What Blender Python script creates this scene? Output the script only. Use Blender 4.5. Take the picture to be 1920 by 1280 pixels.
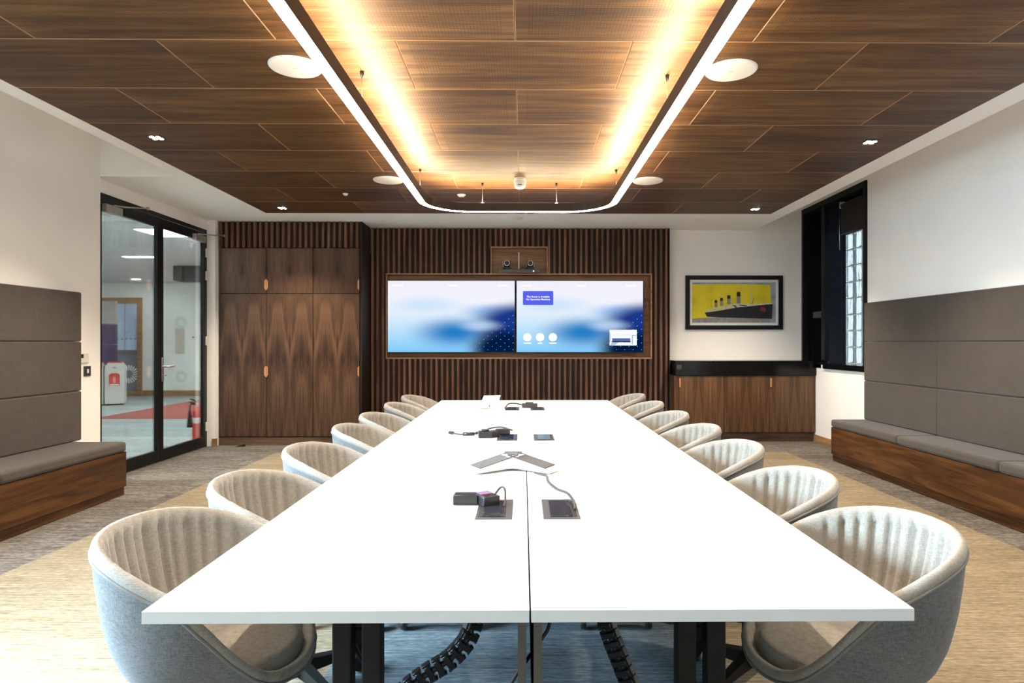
import bpy, bmesh, math, random
from mathutils import Vector, Matrix
random.seed(7)
for o in list(bpy.data.objects): bpy.data.objects.remove(o)
SC = bpy.context.scene
COL = SC.collection
PI = math.pi

# ------------------------------------------------------------------ camera, world, daylight, exposure
H = 1.28                                    # eye height
cam_d = bpy.data.cameras.new('camera'); cam = bpy.data.objects.new('camera', cam_d); COL.objects.link(cam)
cam.location = (0, 0, H)
cam.rotation_euler = (PI/2, 0, -0.010)
cam_d.sensor_width = 36; cam_d.lens = 36*1200/1920
cam_d.shift_x = (960-993)/1920; cam_d.shift_y = (642-640)/1920
cam_d.clip_start = 0.05
SC.camera = cam
W = bpy.data.worlds.new('world'); SC.world = W; W.use_nodes = True
W.node_tree.nodes['Background'].inputs[0].default_value = (0.80, 0.92, 1, 1)
W.node_tree.nodes['Background'].inputs[1].default_value = 0.27
def area(name, loc, rot, sx, sy, power, color):
    d = bpy.data.lights.new(name, 'AREA'); d.shape = 'RECTANGLE'; d.size = sx; d.size_y = sy
    d.energy = power; d.color = color
    o = bpy.data.objects.new(name, d); COL.objects.link(o); o.location = loc; o.rotation_euler = rot
    return o
# daylight entering through the big window in the left wall, behind the camera position
dl = area('daylight_window_left', (-4.25, 1.55, 1.75), (0, -PI/2+0.80, 0), 2.0, 2.1, 180, (0.58, 0.80, 1.0)); dl.data.spread = 2.3
# daylight through the window in the wall behind the camera
area('daylight_window_rear', (0.0, -2.95, 1.7), (PI/2-0.15, 0, 0), 4.4, 2.0, 3, (0.78, 0.89, 1.0))
VS = SC.view_settings
VS.view_transform = 'Standard'; VS.look = 'None'; VS.gamma = 1; VS.use_curve_mapping = False
VS.exposure = 2.2

# ------------------------------------------------------------------ helpers
def link(o, parent=None):
    COL.objects.link(o)
    if parent is not None: o.parent = parent
    return o
def tag(o, label=None, cat=None, group=None, kind=None):
    if label: o['label'] = label
    if cat: o['category'] = cat
    if group: o['group'] = group
    if kind: o['kind'] = kind
    return o
def empty(name, loc=(0, 0, 0), rz=0, **k):
    o = bpy.data.objects.new(name, None); o.empty_display_size = 0.1
    o.location = loc; o.rotation_euler = (0, 0, rz); COL.objects.link(o)
    return tag(o, **k)
class MB:
    def __init__(s): s.v = []; s.f = []; s.smooth = set()
    def add(s, vs, fs, smooth=False):
        b = len(s.v); s.v += [tuple(v) for v in vs]
        for f in fs:
            if smooth: s.smooth.add(len(s.f))
            s.f.append([b+i for i in f])
        return s
    def box(s, x0, x1, y0, y1, z0, z1):
        vs = [(x, y, z) for x in (x0, x1) for y in (y0, y1) for z in (z0, z1)]
        return s.add(vs, [(0, 1, 3, 2), (4, 6, 7, 5), (0, 4, 5, 1), (2, 3, 7, 6), (0, 2, 6, 4), (1, 5, 7, 3)])
    def rbox(s, x0, x1, y0, y1, z0, z1, b=0.004, seg=2, smooth=True):
        bm = bmesh.new(); bmesh.ops.create_cube(bm, size=1)
        for v in bm.verts:
            v.co = Vector(((x0+x1)/2+v.co.x*(x1-x0), (y0+y1)/2+v.co.y*(y1-y0), (z0+z1)/2+v.co.z*(z1-z0)))
        bmesh.ops.bevel(bm, geom=list(bm.edges), offset=b, segments=seg, profile=0.5, affect='EDGES')
        bm.verts.index_update()
        vs = [v.co.copy() for v in bm.verts]; fs = []; big = []
        for f in bm.faces:
            fs.append([v.index for v in f.verts]); big.append(max(abs(c_) for c_ in f.normal) > 0.9999)
        bm.free(); b0 = len(s.f)
        s.add(vs, fs, smooth)
        for i, g in enumerate(big):
            if g: s.smooth.discard(b0+i)
        return s
    def cyl(s, p, r, h, n=24, axis='z', r2=None, smooth=True):
        r2 = r if r2 is None else r2
        def T(a, b, c):
            return {'z': (a, b, c), 'x': (c, a, b), 'y': (b, c, a)}[axis]
        vs = []
        for k, (rr, hh) in enumerate(((r, 0), (r2, h))):
            for i in range(n):
                t = 2*PI*i/n; q = T(rr*math.cos(t), rr*math.sin(t), hh)
                vs.append((p[0]+q[0], p[1]+q[1], p[2]+q[2]))
        s.add(vs, [(i, (i+1) % n, n+(i+1) % n, n+i) for i in range(n)], smooth)
        b = len(s.v)-2*n
        s.f.append([b+i for i in reversed(range(n))]); s.f.append([b+n+i for i in range(n)])
        return s
    def lathe(s, p, prof, n=32, smooth=True):
        vs = []; m = len(prof)
        for (r, z) in prof:
            for i in range(n):
                t = 2*PI*i/n; vs.append((p[0]+r*math.cos(t), p[1]+r*math.sin(t), p[2]+z))
        fs = [(k*n+i, k*n+(i+1) % n, (k+1)*n+(i+1) % n, (k+1)*n+i) for k in range(m-1) for i in range(n)]
        return s.add(vs, fs, smooth)
    def tube(s, pts, r, n=8, closed=False):
        pts = [Vector(p) for p in pts]; m = len(pts); vs = []
        prev = None
        for i, p in enumerate(pts):
            a = pts[(i-1) % m] if (closed or i > 0) else p
            b = pts[(i+1) % m] if (closed or i < m-1) else p
            d = (b-a).normalized()
            u = d.cross(Vector((0, 0, 1))) if prev is None else prev-d*prev.dot(d)
            if u.length < 1e-4: u = d.cross(Vector((1, 0, 0)))
            u.normalize(); prev = u; w = d.cross(u)
            for k in range(n):
                t = 2*PI*k/n; vs.append(p+u*(r*math.cos(t))+w*(r*math.sin(t)))
        R = m if closed else m-1
        s.add(vs, [(i*n+k, i*n+(k+1) % n, ((i+1) % m)*n+(k+1) % n, ((i+1) % m)*n+k) for i in range(R) for k in range(n)], True)
        if not closed:
            b = len(s.v)-m*n
            s.f.append([b+k for k in reversed(range(n))]); s.f.append([b+(m-1)*n+k for k in range(n)])
        return s
    def prism(s, poly, lo, hi, axis='z'):
        """polygon (a,b) extruded along axis"""
        def T(a, b, c): return {'z': (a, b, c), 'x': (c, a, b), 'y': (a, c, b)}[axis]
        n = len(poly); vs = [T(a, b, lo) for a, b in poly]+[T(a, b, hi) for a, b in poly]
        fs = [list(reversed(range(n))), [n+i for i in range(n)]]+[(i, (i+1) % n, n+(i+1) % n, n+i) for i in range(n)]
        return s.add(vs, fs)
    def mesh(s, name, mat=None):
        m = bpy.data.meshes.new(name); m.from_pydata(s.v, [], s.f)
        for i in s.smooth: m.polygons[i].use_smooth = True
        bm = bmesh.new(); bm.from_mesh(m); bmesh.ops.recalc_face_normals(bm, faces=bm.faces); bm.to_mesh(m); bm.free()
        if mat: m.materials.append(mat)
        return m
    def build(s, name, mat, parent=None, loc=(0, 0, 0)):
        o = bpy.data.objects.new(name, s.mesh(name, mat)); o.location = loc
        return link(o, parent)
def inst(name, mesh, parent=None, loc=(0, 0, 0), rz=0):
    o = bpy.data.objects.new(name, mesh); o.location = loc; o.rotation_euler = (0, 0, rz)
    return link(o, parent)
def copy_tree(o, parent=None):
    c = o.copy(); COL.objects.link(c); c.parent = parent
    for ch in o.children: copy_tree(ch, c)
    return c
def bez(P, n=16):
    """Catmull-Rom through points"""
    P = [Vector(p) for p in P]; out = []
    for i in range(len(P)-1):
        p0 = P[max(i-1, 0)]; p1 = P[i]; p2 = P[i+1]; p3 = P[min(i+2, len(P)-1)]
        for k in range(n):
            t = k/n
            out.append(0.5*((2*p1)+(p2-p0)*t+(2*p0-5*p1+4*p2-p3)*t*t+(3*p1-p0-3*p2+p3)*t**3))
    out.append(P[-1]); return out
def sstep(t): t = max(0, min(1, t)); return t*t*(3-2*t)
def interp(x, T):
    if x <= T[0][0]: return T[0][1]
    for (a, b), (c, d) in zip(T, T[1:]):
        if x <= c: return b+(d-b)*(x-a)/(c-a)
    return T[-1][1]
def text_mesh(txt, size, mat, name, parent, loc, rot=(PI/2, 0, 0), align='CENTER', bold=0.0):
    cu = bpy.data.curves.new('txt', 'FONT'); cu.body = txt; cu.size = size; cu.align_x = align; cu.align_y = 'CENTER'
    cu.offset = bold
    t = bpy.data.objects.new('txt', cu); COL.objects.link(t)
    bpy.context.view_layer.update()
    m = bpy.data.meshes.new_from_object(t); bpy.data.objects.remove(t)
    m.materials.clear(); m.materials.append(mat)
    o = bpy.data.objects.new(name, m); o.location = loc; o.rotation_euler = rot
    return link(o, parent)

# ------------------------------------------------------------------ materials
class NT:
    def __init__(s, name):
        s.m = bpy.data.materials.new(name); s.m.use_nodes = True; s.t = s.m.node_tree; s.N = s.t.nodes
        s.b = s.N['Principled BSDF']; s.out = s.N['Material Output']
    def n(s, typ, **k):
        x = s.N.new(typ)
        for a, v in k.items(): setattr(x, a, v)
        return x
    def l(s, a, b): s.t.links.new(a, b)
    def math(s, op, a, b=None, c=None):
        x = s.n('ShaderNodeMath', operation=op)
        for i, v in enumerate((a, b, c)):
            if v is None: continue
            if isinstance(v, (int, float)): x.inputs[i].default_value = v
            else: s.l(v, x.inputs[i])
        return x.outputs[0]
    def mapping(s, vec, scale=(1, 1, 1), loc=(0, 0, 0)):
        x = s.n('ShaderNodeMapping'); x.inputs['Scale'].default_value = scale; x.inputs['Location'].default_value = loc
        s.l(vec, x.inputs['Vector']); return x.outputs[0]
    def noise(s, vec, scale=1, detail=4, rough=0.5, dist=0):
        x = s.n('ShaderNodeTexNoise'); x.inputs['Scale'].default_value = scale; x.inputs['Detail'].default_value = detail
        x.inputs['Roughness'].default_value = rough; x.inputs['Distortion'].default_value = dist
        if vec is not None: s.l(vec, x.inputs['Vector'])
        return x.outputs['Fac']
    def ramp(s, fac, stops):
        x = s.n('ShaderNodeValToRGB'); e = x.color_ramp.elements
        while len(e) < len(stops): e.new(0.5)
        for i, (p, c) in enumerate(stops):
            e[i].position = p; e[i].color = (c[0], c[1], c[2], 1) if not isinstance(c, (int, float)) else (c, c, c, 1)
        s.l(fac, x.inputs[0]); return x.outputs[0]
    def mix(s, fac, a, b, mode='MIX'):
        x = s.n('ShaderNodeMix', data_type='RGBA', blend_type=mode)
        for sock, v in ((x.inputs[0], fac), (x.inputs[6], a), (x.inputs[7], b)):
            if isinstance(v, (int, float)): sock.default_value = v
            elif isinstance(v, tuple): sock.default_value = (*v, 1) if len(v) == 3 else v
            else: s.l(v, sock)
        return x.outputs[2]
    def bump(s, h, strength=0.3, dist=0.002):
        x = s.n('ShaderNodeBump'); x.inputs['Strength'].default_value = strength; x.inputs['Distance'].default_value = dist
        s.l(h, x.inputs['Height']); s.l(x.outputs[0], s.b.inputs['Normal'])
    def objvec(s, rnd=True, mult=37.0):
        tc = s.n('ShaderNodeTexCoord'); v = tc.outputs['Object']
        if not rnd: return v
        oi = s.n('ShaderNodeObjectInfo'); r = s.math('MULTIPLY', oi.outputs['Random'], mult)
        cx = s.n('ShaderNodeCombineXYZ'); s.l(r, cx.inputs[0]); s.l(s.math('MULTIPLY', r, 1.7), cx.inputs[1]); s.l(s.math('MULTIPLY', r, 0.63), cx.inputs[2])
        a = s.n('ShaderNodeVectorMath', operation='ADD'); s.l(v, a.inputs[0]); s.l(cx.outputs[0], a.inputs[1])
        return a.outputs[0]
def plain(name, col, rough=0.5, metal=0.0, var=0.06, scale=30, spec=0.5, bump=0.0):
    t = NT(name); v = t.objvec(False); n = t.noise(v, scale, 3)
    c = t.ramp(n, [(0.3, tuple(x*(1-var) for x in col)), (0.7, tuple(min(1, x*(1+var)) for x in col))])
    t.l(c, t.b.inputs['Base Color']); t.b.inputs['Roughness'].default_value = rough; t.b.inputs['Metallic'].default_value = metal
    t.b.inputs['Specular IOR Level'].default_value = spec
    if bump: t.bump(n, bump, 0.001)
    return t.m
def emit(name, col, strength):
    t = NT(name); t.N.remove(t.b); e = t.n('ShaderNodeEmission'); e.inputs[0].default_value = (*col, 1); e.inputs[1].default_value = strength
    t.l(e.outputs[0], t.out.inputs[0]); return t.m
def wood(name, axis, dark, mid, light, rough=0.38, match=0, rnd=True, figure=1.0, perf=False, fine=1.0):
    """walnut: grain runs along axis (0=x,1=y,2=z); match = bookmatch leaf width in x"""
    t = NT(name); v = t.objvec(rnd)
    if match:
        sx = t.n('ShaderNodeSeparateXYZ'); t.l(v, sx.inputs[0])
        cx = t.n('ShaderNodeCombineXYZ'); t.l(t.math('PINGPONG', t.math('ADD', sx.outputs[0], 40*match), match), cx.inputs[0])
        t.l(sx.outputs[1], cx.inputs[1]); t.l(sx.outputs[2], cx.inputs[2]); v = cx.outputs[0]
    def sc(along, across): return tuple(along if i == axis else across for i in range(3))
    warp = t.noise(t.mapping(v, sc(0.9, 3.0)), 1.0, 2, 0.5, 0.3)
    n1 = t.noise(t.mapping(v, sc(0.75*figure, 10)), 1.0, 5, 0.55, 1.3)
    n2 = t.noise(t.mapping(v, sc(2.2, 42)), 1.0, 4, 0.6, 0.6)
    n3 = t.noise(t.mapping(v, sc(6, 260)), 1.0, 2, 0.5)
    f = t.math('ADD', t.math('ADD', t.math('MULTIPLY', n1, 0.55), t.math('MULTIPLY', n2, 0.27)), t.math('MULTIPLY', warp, 0.18))
    c = t.ramp(f, [(0.36, dark), (0.48, mid), (0.62, light)])
    pores = t.ramp(n3, [(0.36, 1-0.28*fine), (0.55, 1.0)])
    c = t.mix(1.0, c, pores, 'MULTIPLY')
    oi = t.n('ShaderNodeObjectInfo'); tone = t.ramp(oi.outputs['Random'], [(0, 0.86), (1, 1.1)])
    c = t.mix(1.0, c, tone, 'MULTIPLY')
    h = n2
    if perf:
        sx = t.n('ShaderNodeSeparateXYZ'); tc = t.n('ShaderNodeTexCoord'); t.l(tc.outputs['Object'], sx.inputs[0])
        P = 0.016
        hw = t.n('ShaderNodeAttribute', attribute_type='OBJECT', attribute_name='half_x').outputs['Fac']
        hh = t.n('ShaderNodeAttribute', attribute_type='OBJECT', attribute_name='half_y').outputs['Fac']
        def cell(o): return t.math('SUBTRACT', t.math('FRACT', t.math('ADD', t.math('DIVIDE', o, P), 100.5)), 0.5)
        a = cell(sx.outputs[0]); b = cell(sx.outputs[1])
        d = t.math('SQRT', t.math('ADD', t.math('MULTIPLY', a, a), t.math('MULTIPLY', b, b)))
        mr = t.n('ShaderNodeMapRange', interpolation_type='SMOOTHSTEP'); mr.inputs[1].default_value = 0.17; mr.inputs[2].default_value = 0.27
        mr.inputs[3].default_value = 1; mr.inputs[4].default_value = 0; t.l(d, mr.inputs[0])
        ma = t.math('LESS_THAN', t.math('ABSOLUTE', sx.outputs[0]), t.math('SUBTRACT', hw, 0.060))
        mb = t.math('LESS_THAN', t.math('ABSOLUTE', sx.outputs[1]), t.math('SUBTRACT', hh, 0.022))
        hole = t.math('MULTIPLY', mr.outputs[0], t.math('MULTIPLY', ma, mb))
        c = t.mix(t.math('MULTIPLY', hole, 0.55), c, (0.05, 0.022, 0.008))
        h = t.math('SUBTRACT', 1.0, hole)
        t.bump(h, 1.0, 0.004)
    else:
        t.bump(n3, 0.06, 0.0006)
    t.l(c, t.b.inputs['Base Color'])
    t.b.inputs['Roughness'].default_value = rough; t.b.inputs['Specular IOR Level'].default_value = 0.35
    return t.m
def fabric(name, c0, c1, rough=0.95, bump=0.25, sc=1.0, rnd=False):
    t = NT(name); v = t.objvec(rnd)
    a = t.noise(t.mapping(v, (60*sc, 60*sc, 420*sc)), 1, 3, 0.6)
    b = t.noise(t.mapping(v, (420*sc, 420*sc, 50*sc)), 1, 3, 0.6)
    big = t.noise(v, 6, 2)
    f = t.math('ADD', t.math('MULTIPLY', t.math('ADD', a, b), 0.42), t.math('MULTIPLY', big, 0.16))
    t.l(t.ramp(f, [(0.36, c0), (0.62, c1)]), t.b.inputs['Base Color'])
    t.b.inputs['Roughness'].default_value = rough; t.b.inputs['Specular IOR Level'].default_value = 0.15
    t.b.inputs['Sheen Weight'].default_value = 0.15
    t.bump(t.math('ADD', a, b), bump, 0.001)
    return t.m
def carpet(name, c0, c1, c2, contrast=1.0):
    """loop-pile planks: fine dashes running along x, plank tone steps"""
    t = NT(name); tc = t.n('ShaderNodeTexCoord'); v = tc.outputs['Object']
    br = t.n('ShaderNodeTexBrick'); t.l(t.mapping(v, (1, 1, 1)), br.inputs['Vector'])
    br.inputs['Scale'].default_value = 1; br.inputs['Brick Width'].default_value = 1.0; br.inputs['Row Height'].default_value = 0.25
    br.inputs['Mortar Size'].default_value = 0.0; br.offset = 0.37; br.inputs['Color1'].default_value = (0, 0, 0, 1); br.inputs['Color2'].default_value = (1, 1, 1, 1)
    a = t.noise(t.mapping(v, (5, 120, 1)), 1, 3, 0.65)
    b = t.noise(t.mapping(v, (1.6, 24, 1)), 1, 3, 0.6)
    s = t.noise(t.mapping(v, (26, 90, 1)), 1, 2, 0.6)
    f = t.math('ADD', t.math('ADD', t.math('MULTIPLY', a, 0.50), t.math('MULTIPLY', b, 0.14)), t.math('ADD', t.math('MULTIPLY', s, 0.31), t.math('MULTIPLY', br.outputs['Color'], 0.05)))
    k = 0.14/contrast
    t.l(t.ramp(f, [(0.5-k, c0), (0.5, c1), (0.5+k, c2)]), t.b.inputs['Base Color'])
    t.b.inputs['Roughness'].default_value = 0.95; t.b.inputs['Specular IOR Level'].default_value = 0.1
    t.bump(t.math('ADD', a, s), 0.5, 0.003)
    return t.m
def thin_glass(name, tint=(0.955, 0.99, 0.99), refl=0.10):
    t = NT(name); t.N.remove(t.b)
    tr = t.n('ShaderNodeBsdfTransparent'); tr.inputs[0].default_value = (*tint, 1)
    gl = t.n('ShaderNodeBsdfGlossy'); gl.inputs['Roughness'].default_value = 0.02
    fr = t.n('ShaderNodeFresnel'); fr.inputs[0].default_value = 1.35
    mx = t.n('ShaderNodeMixShader'); t.l(t.math('MULTIPLY', fr.outputs[0], refl*8), mx.inputs[0]); t.l(tr.outputs[0], mx.inputs[1]); t.l(gl.outputs[0], mx.inputs[2])
    t.l(mx.outputs[0], t.out.inputs[0]); return t.m

M = {}
M['wall'] = plain('wall_paint', (0.885, 0.845, 0.80), 0.85, var=0.015, scale=3)
M['ceil'] = plain('ceiling_paint', (0.92, 0.90, 0.87), 0.85, var=0.01, scale=3)
M['dark_void'] = plain('dark_void', (0.03, 0.02, 0.015), 0.9)
M['perf'] = wood('perforated_walnut', 0, (0.0341, 0.0128, 0.0038), (0.1173, 0.0522, 0.0166), (0.2270, 0.1135, 0.0408), 0.5, perf=True, figure=0.9)
M['ceil_wood'] = wood('plain_walnut_ceiling', 0, (0.0296, 0.0118, 0.0037), (0.0887, 0.0385, 0.0133), (0.1552, 0.0739, 0.0266), 0.5)
M['door_wood'] = wood('bookmatched_walnut', 2, (0.0252, 0.0126, 0.0075), (0.0850, 0.0428, 0.0239), (0.1510, 0.0818, 0.0465), 0.36, match=0.148, rnd=False, figure=1.5)
M['cup_wood'] = wood('bookmatched_walnut_low', 2, (0.0209, 0.0090, 0.0038), (0.0972, 0.0464, 0.0202), (0.1646, 0.0823, 0.0366), 0.34, match=0.155, rnd=False, figure=1.4)
M['plinth_wood'] = wood('walnut_plinth', 0, (0.045, 0.026, 0.016), (0.10, 0.058, 0.035), (0.17, 0.10, 0.062), 0.4)
M['slat_wood'] = wood('walnut_slat', 2, (0.0613, 0.0246, 0.0130), (0.1515, 0.0671, 0.0375), (0.2526, 0.1191, 0.0686), 0.4)
M['slat_back'] = wood('walnut_backing', 2, (0.010, 0.005, 0.003), (0.020, 0.010, 0.006), (0.03, 0.015, 0.008), 0.6)
M['niche_wood'] = wood('walnut_niche', 0, (0.2295, 0.1080, 0.0540), (0.3915, 0.2025, 0.1013), (0.5130, 0.2835, 0.1485), 0.42)
M['bench_wood'] = wood('walnut_bench', 1, (0.018, 0.006, 0.002), (0.072, 0.027, 0.008), (0.155, 0.064, 0.020), 0.34, figure=1.3)
M['veneer_edge'] = plain('veneer_edge', (0.36, 0.21, 0.105), 0.5)
M['oak'] = wood('oak_trim', 0, (0.22, 0.12, 0.045), (0.32, 0.18, 0.07), (0.42, 0.25, 0.11), 0.45)
M['oak_y'] = wood('oak_trim_y', 1, (0.22, 0.12, 0.045), (0.32, 0.18, 0.07), (0.42, 0.25, 0.11), 0.45)
M['bench_fab'] = fabric('bench_fabric', (0.050, 0.041, 0.034), (0.082, 0.068, 0.057), sc=0.9)
M['chair_fab'] = fabric('chair_fabric', (0.2494, 0.2231, 0.1880), (0.4190, 0.3810, 0.3283), sc=1.1)
M['shell_fab'] = fabric('chair_shell_fabric', (0.0880, 0.0880, 0.0880), (0.2200, 0.2156, 0.2112), sc=1.0)
M['piping'] = plain('piping_cord', (0.20, 0.19, 0.175), 0.8)
M['tan'] = carpet('carpet_tan', (0.1146, 0.0887, 0.0547), (0.2107, 0.1685, 0.1109), (0.3400, 0.2883, 0.2144))
M['grey_carpet'] = carpet('carpet_grey', (0.0341, 0.0295, 0.0250), (0.1173, 0.1037, 0.0893), (0.2573, 0.2346, 0.2081), 1.3)
M['cor_carpet'] = carpet('carpet_corridor', (0.13, 0.155, 0.155), (0.29, 0.325, 0.32), (0.48, 0.52, 0.51))
M['shade_carpet'] = carpet('carpet_blue_shade', (0.0528, 0.0669, 0.0757), (0.1232, 0.1496, 0.1637), (0.2376, 0.2728, 0.2904))  # bluish under-table shade put into the carpet colour
M['red_carpet'] = carpet('carpet_red', (0.1980, 0.0550, 0.0495), (0.2750, 0.0880, 0.0770), (0.3300, 0.1320, 0.1155))
M['table'] = plain('table_laminate', (0.86, 0.85, 0.83), 0.42, var=0.01)
M['black_metal'] = plain('black_metal', (0.008, 0.007, 0.006), 0.55, 0.0, spec=0.25)
M['frame_black'] = plain('frame_black', (0.006, 0.006, 0.0065), 0.4, spec=0.25)
M['panel_grey'] = plain('modesty_grey', (0.10, 0.085, 0.075), 0.5)
M['plastic_black'] = plain('plastic_black', (0.014, 0.013, 0.013), 0.28)
M['gloss_dark'] = plain('module_gloss', (0.030, 0.030, 0.038), 0.10)
M['module'] = plain('module_frame', (0.045, 0.042, 0.045), 0.3)
M['cable'] = plain('cable_rubber', (0.045, 0.038, 0.034), 0.5)
M['stone'] = plain('black_stone', (0.004, 0.004, 0.004), 0.15, var=0.5, scale=12, spec=0.25)
M['copper'] = plain('copper', (0.86, 0.38, 0.18), 0.35, 0.8)
M['steel'] = plain('satin_steel', (0.55, 0.54, 0.52), 0.35, 1.0)
M['bronze'] = plain('closer_bronze', (0.36, 0.33, 0.30), 0.45, 0.3)
M['white_plastic'] = plain('white_plastic', (0.78, 0.76, 0.72), 0.4, var=0.02)
M['ivory'] = plain('ivory_plastic', (0.72, 0.67, 0.58), 0.45, var=0.02)
M['light_body'] = plain('light_profile_bronze', (0.022, 0.015, 0.011), 0.5)
M['glass'] = thin_glass('door_glass')
M['mullion_black'] = plain('window_black', (0.005, 0.005, 0.006), 0.5, spec=0.2)
M['reveal_blue'] = fabric('reveal_lining', (0.004, 0.006, 0.010), (0.012, 0.017, 0.027), sc=0.4)
M['blind'] = fabric('blind_fabric', (0.008, 0.006, 0.005), (0.02, 0.015, 0.012), sc=0.6)
M['led_down'] = emit('led_diffuser', (1.0, 0.89, 0.74), 19.0)
M['led_up'] = emit('led_uplight', (1.0, 0.79, 0.51), 27.0)
M['spot_led'] = emit('spot_led', (1.0, 0.93, 0.82), 25.0)
M['cor_panel'] = emit('office_panel', (0.94, 1.0, 0.985), 34.0)

# ------------------------------------------------------------------ room dimensions (metres; camera at origin, y = depth)
S = 2.79            # ceiling height
XL, XR = -3.84, 3.77
XD = -3.90          # face of the glazed door screen
YB = 8.59           # back wall
YF = -2.6           # wall behind the camera
HI = 3.14           # raised ceiling over the side margins

# ------------------------------------------------------------------ structure
def struct(name, mb, mat, label=None):
    o = mb.build(name, mat); o['kind'] = 'structure'
    if label: o['label'] = label
    return o
struct('floor', MB().box(-4.05, 4.2, YF, 9.0, -0.1, 0.0), M['grey_carpet'], 'grey brown streaked carpet along the room edges')
struct('floor_inlay', MB().box(-2.87, 3.07, YF+0.02, 7.45, 0.0, 0.004), M['tan'], 'tan streaked carpet field under the table and chairs')
struct('floor_table_shade', MB().box(-0.76, 0.80, 1.2, 6.2, 0.003, 0.0055), M['shade_carpet'], 'added strip coloured as the bluish shade on the carpet beneath the conference tables')  # added strip, paints the bluish shade under the tables onto the floor
# left wall: solid part with the daylight window opening (behind the camera), then the door screen
wl = MB()
wl.box(-4.06, XL, YF, 0.5, 0, HI+0.1); wl.box(-4.06, XL, 2.6, 5.85, 0, HI+0.1)
wl.box(-4.06, XL, 0.5, 2.6, 0, 0.45); wl.box(-4.06, XL, 0.5, 2.6, 2.6, HI+0.1)
wl.box(-4.06, XD, 5.85, 8.7, 2.668, HI+0.1)
wl.box(-3.955, -3.80, 7.935, 8.7, 0, HI)          # nib between doors and wardrobe
struct('wall_left', wl, M['wall'], 'warm white wall on the left with the glazed doors')
wr = MB()
wr.box(XR, XR+0.5, YF, 6.97, 0, HI+0.1); wr.box(XR, XR+0.5, 6.97, YB+0.2, 0, 1.0); wr.box(XR, XR+0.5, 6.97, YB+0.2, 3.06, HI+0.1)
struct('wall_right', wr, M['wall'], 'warm white wall on the right above the bench')
struct('wall_back', MB().box(-4.06, XR+0.5, YB, YB+0.2, 0, HI+0.1), M['wall'], 'warm white end wall behind the screens and the picture')
wf = MB(); wf.box(-4.06, -2.3, YF-0.2, YF, 0, HI); wf.box(2.3, XR+0.5, YF-0.2, YF, 0, HI); wf.box(-2.3, 2.3, YF-0.2, YF, 0, 0.6); wf.box(-2.3, 2.3, YF-0.2, YF, 2.7, HI+0.1)
struct('wall_front', wf, M['wall'], 'warm white wall behind the viewpoint')
# white ceiling margins, raised side ceilings and slab
c = MB()
RX0, RX1, RY1 = -3.00, 2.91, 7.49
c.box(-3.13, RX0, YF, RY1, S, HI+0.15); c.box(RX1, 3.11, YF, YB, S, HI+0.15)
c.box(RX0, RX1, RY1, YB, S, HI+0.15); c.box(-4.06, -3.13, 5.85, YB, S, HI+0.15); c.box(-3.13, RX0, RY1, YB, S, HI+0.15)
c.box(-4.06, -3.13, YF, 5.85, HI, HI+0.15); c.box(3.11, XR+0.5, YF, YB, HI, HI+0.15)
c.box(RX0, RX1, YF, RY1, S+0.05, HI+0.15)
ceiling = struct('ceiling', c, M['ceil'], 'white plaster ceiling margin around the perforated walnut panels')
struct('trim_1', MB().box(RX0, RX1, YF, RY1, S+0.034, S+0.049), M['dark_void'], 'dark backing above the walnut ceiling panels')
# perforated walnut ceiling panels, 600 x 1200 brick bond
panel_cache = {}
def ceil_panel(x0, x1, y0, y1, perf):
    g = 0.0010; hx, hy = (x1-x0)/2-g, (y1-y0)/2-g
    key = (round(hx, 3), round(hy, 3), perf)
    if key not in panel_cache:
        b = 0.0035; mb = MB()
        pr = [(hx-b, hy-b, 0), (hx, hy, b), (hx, hy, 0.018)]   # pale bevelled edges
        vs = [v for (a, d, z) in pr for v in ((-a, -d, z), (a, -d, z), (a, d, z), (-a, d, z))]
        fs = [(3, 2, 1, 0), (8, 9, 10, 11)]+[(k*4+i, k*4+(i+1) % 4, k*4+4+(i+1) % 4, k*4+4+i) for k in range(2) for i in range(4)]
        mb.add(vs, fs); me = mb.mesh('ceiling_panel', M['perf'] if perf else M['ceil_wood']); me.materials.append(M['veneer_edge'])
        for pl in me.polygons:
            if 0.1 < abs(pl.normal.z) < 0.95: pl.material_index = 1
        panel_cache[key] = me
    o = inst('ceiling_panel', panel_cache[key], ceiling, ((x0+x1)/2, (y0+y1)/2, S-0.002))
    o['half_x'] = hx; o['half_y'] = hy
y = RY1; row = 0
while y > YF+0.1:
    y0 = max(y-0.6125, YF)
    off = -0.04 if row % 2 == 1 else -0.64
    xs = [RX0]+[off+1.19*k for k in range(-3, 4) if RX0+0.03 < off+1.19*k < RX1-0.03]+[RX1]
    for k, (a, b) in enumerate(zip(xs, xs[1:])):
        cx = (a+b)/2
        perf = not (abs(cx) > 1.6 and row in (0, 1, 4) or abs(cx) > 2.4)
        ceil_panel(a, b, y0, y, perf)
    y = y0; row += 1
# baseboards
struct('baseboard_right', MB().box(XR-0.014, XR, 6.95, 8.26, 0, 0.095), M['oak_y'], 'oak baseboard below the corner window')
struct('baseboard_left', MB().box(-3.83, -3.785, 7.915, 7.935, 0, 0.095).box(-3.80, -3.786, 7.93, 7.96, 0, 0.095), M['oak'], 'short oak baseboard beside the glazed doors')

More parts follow.
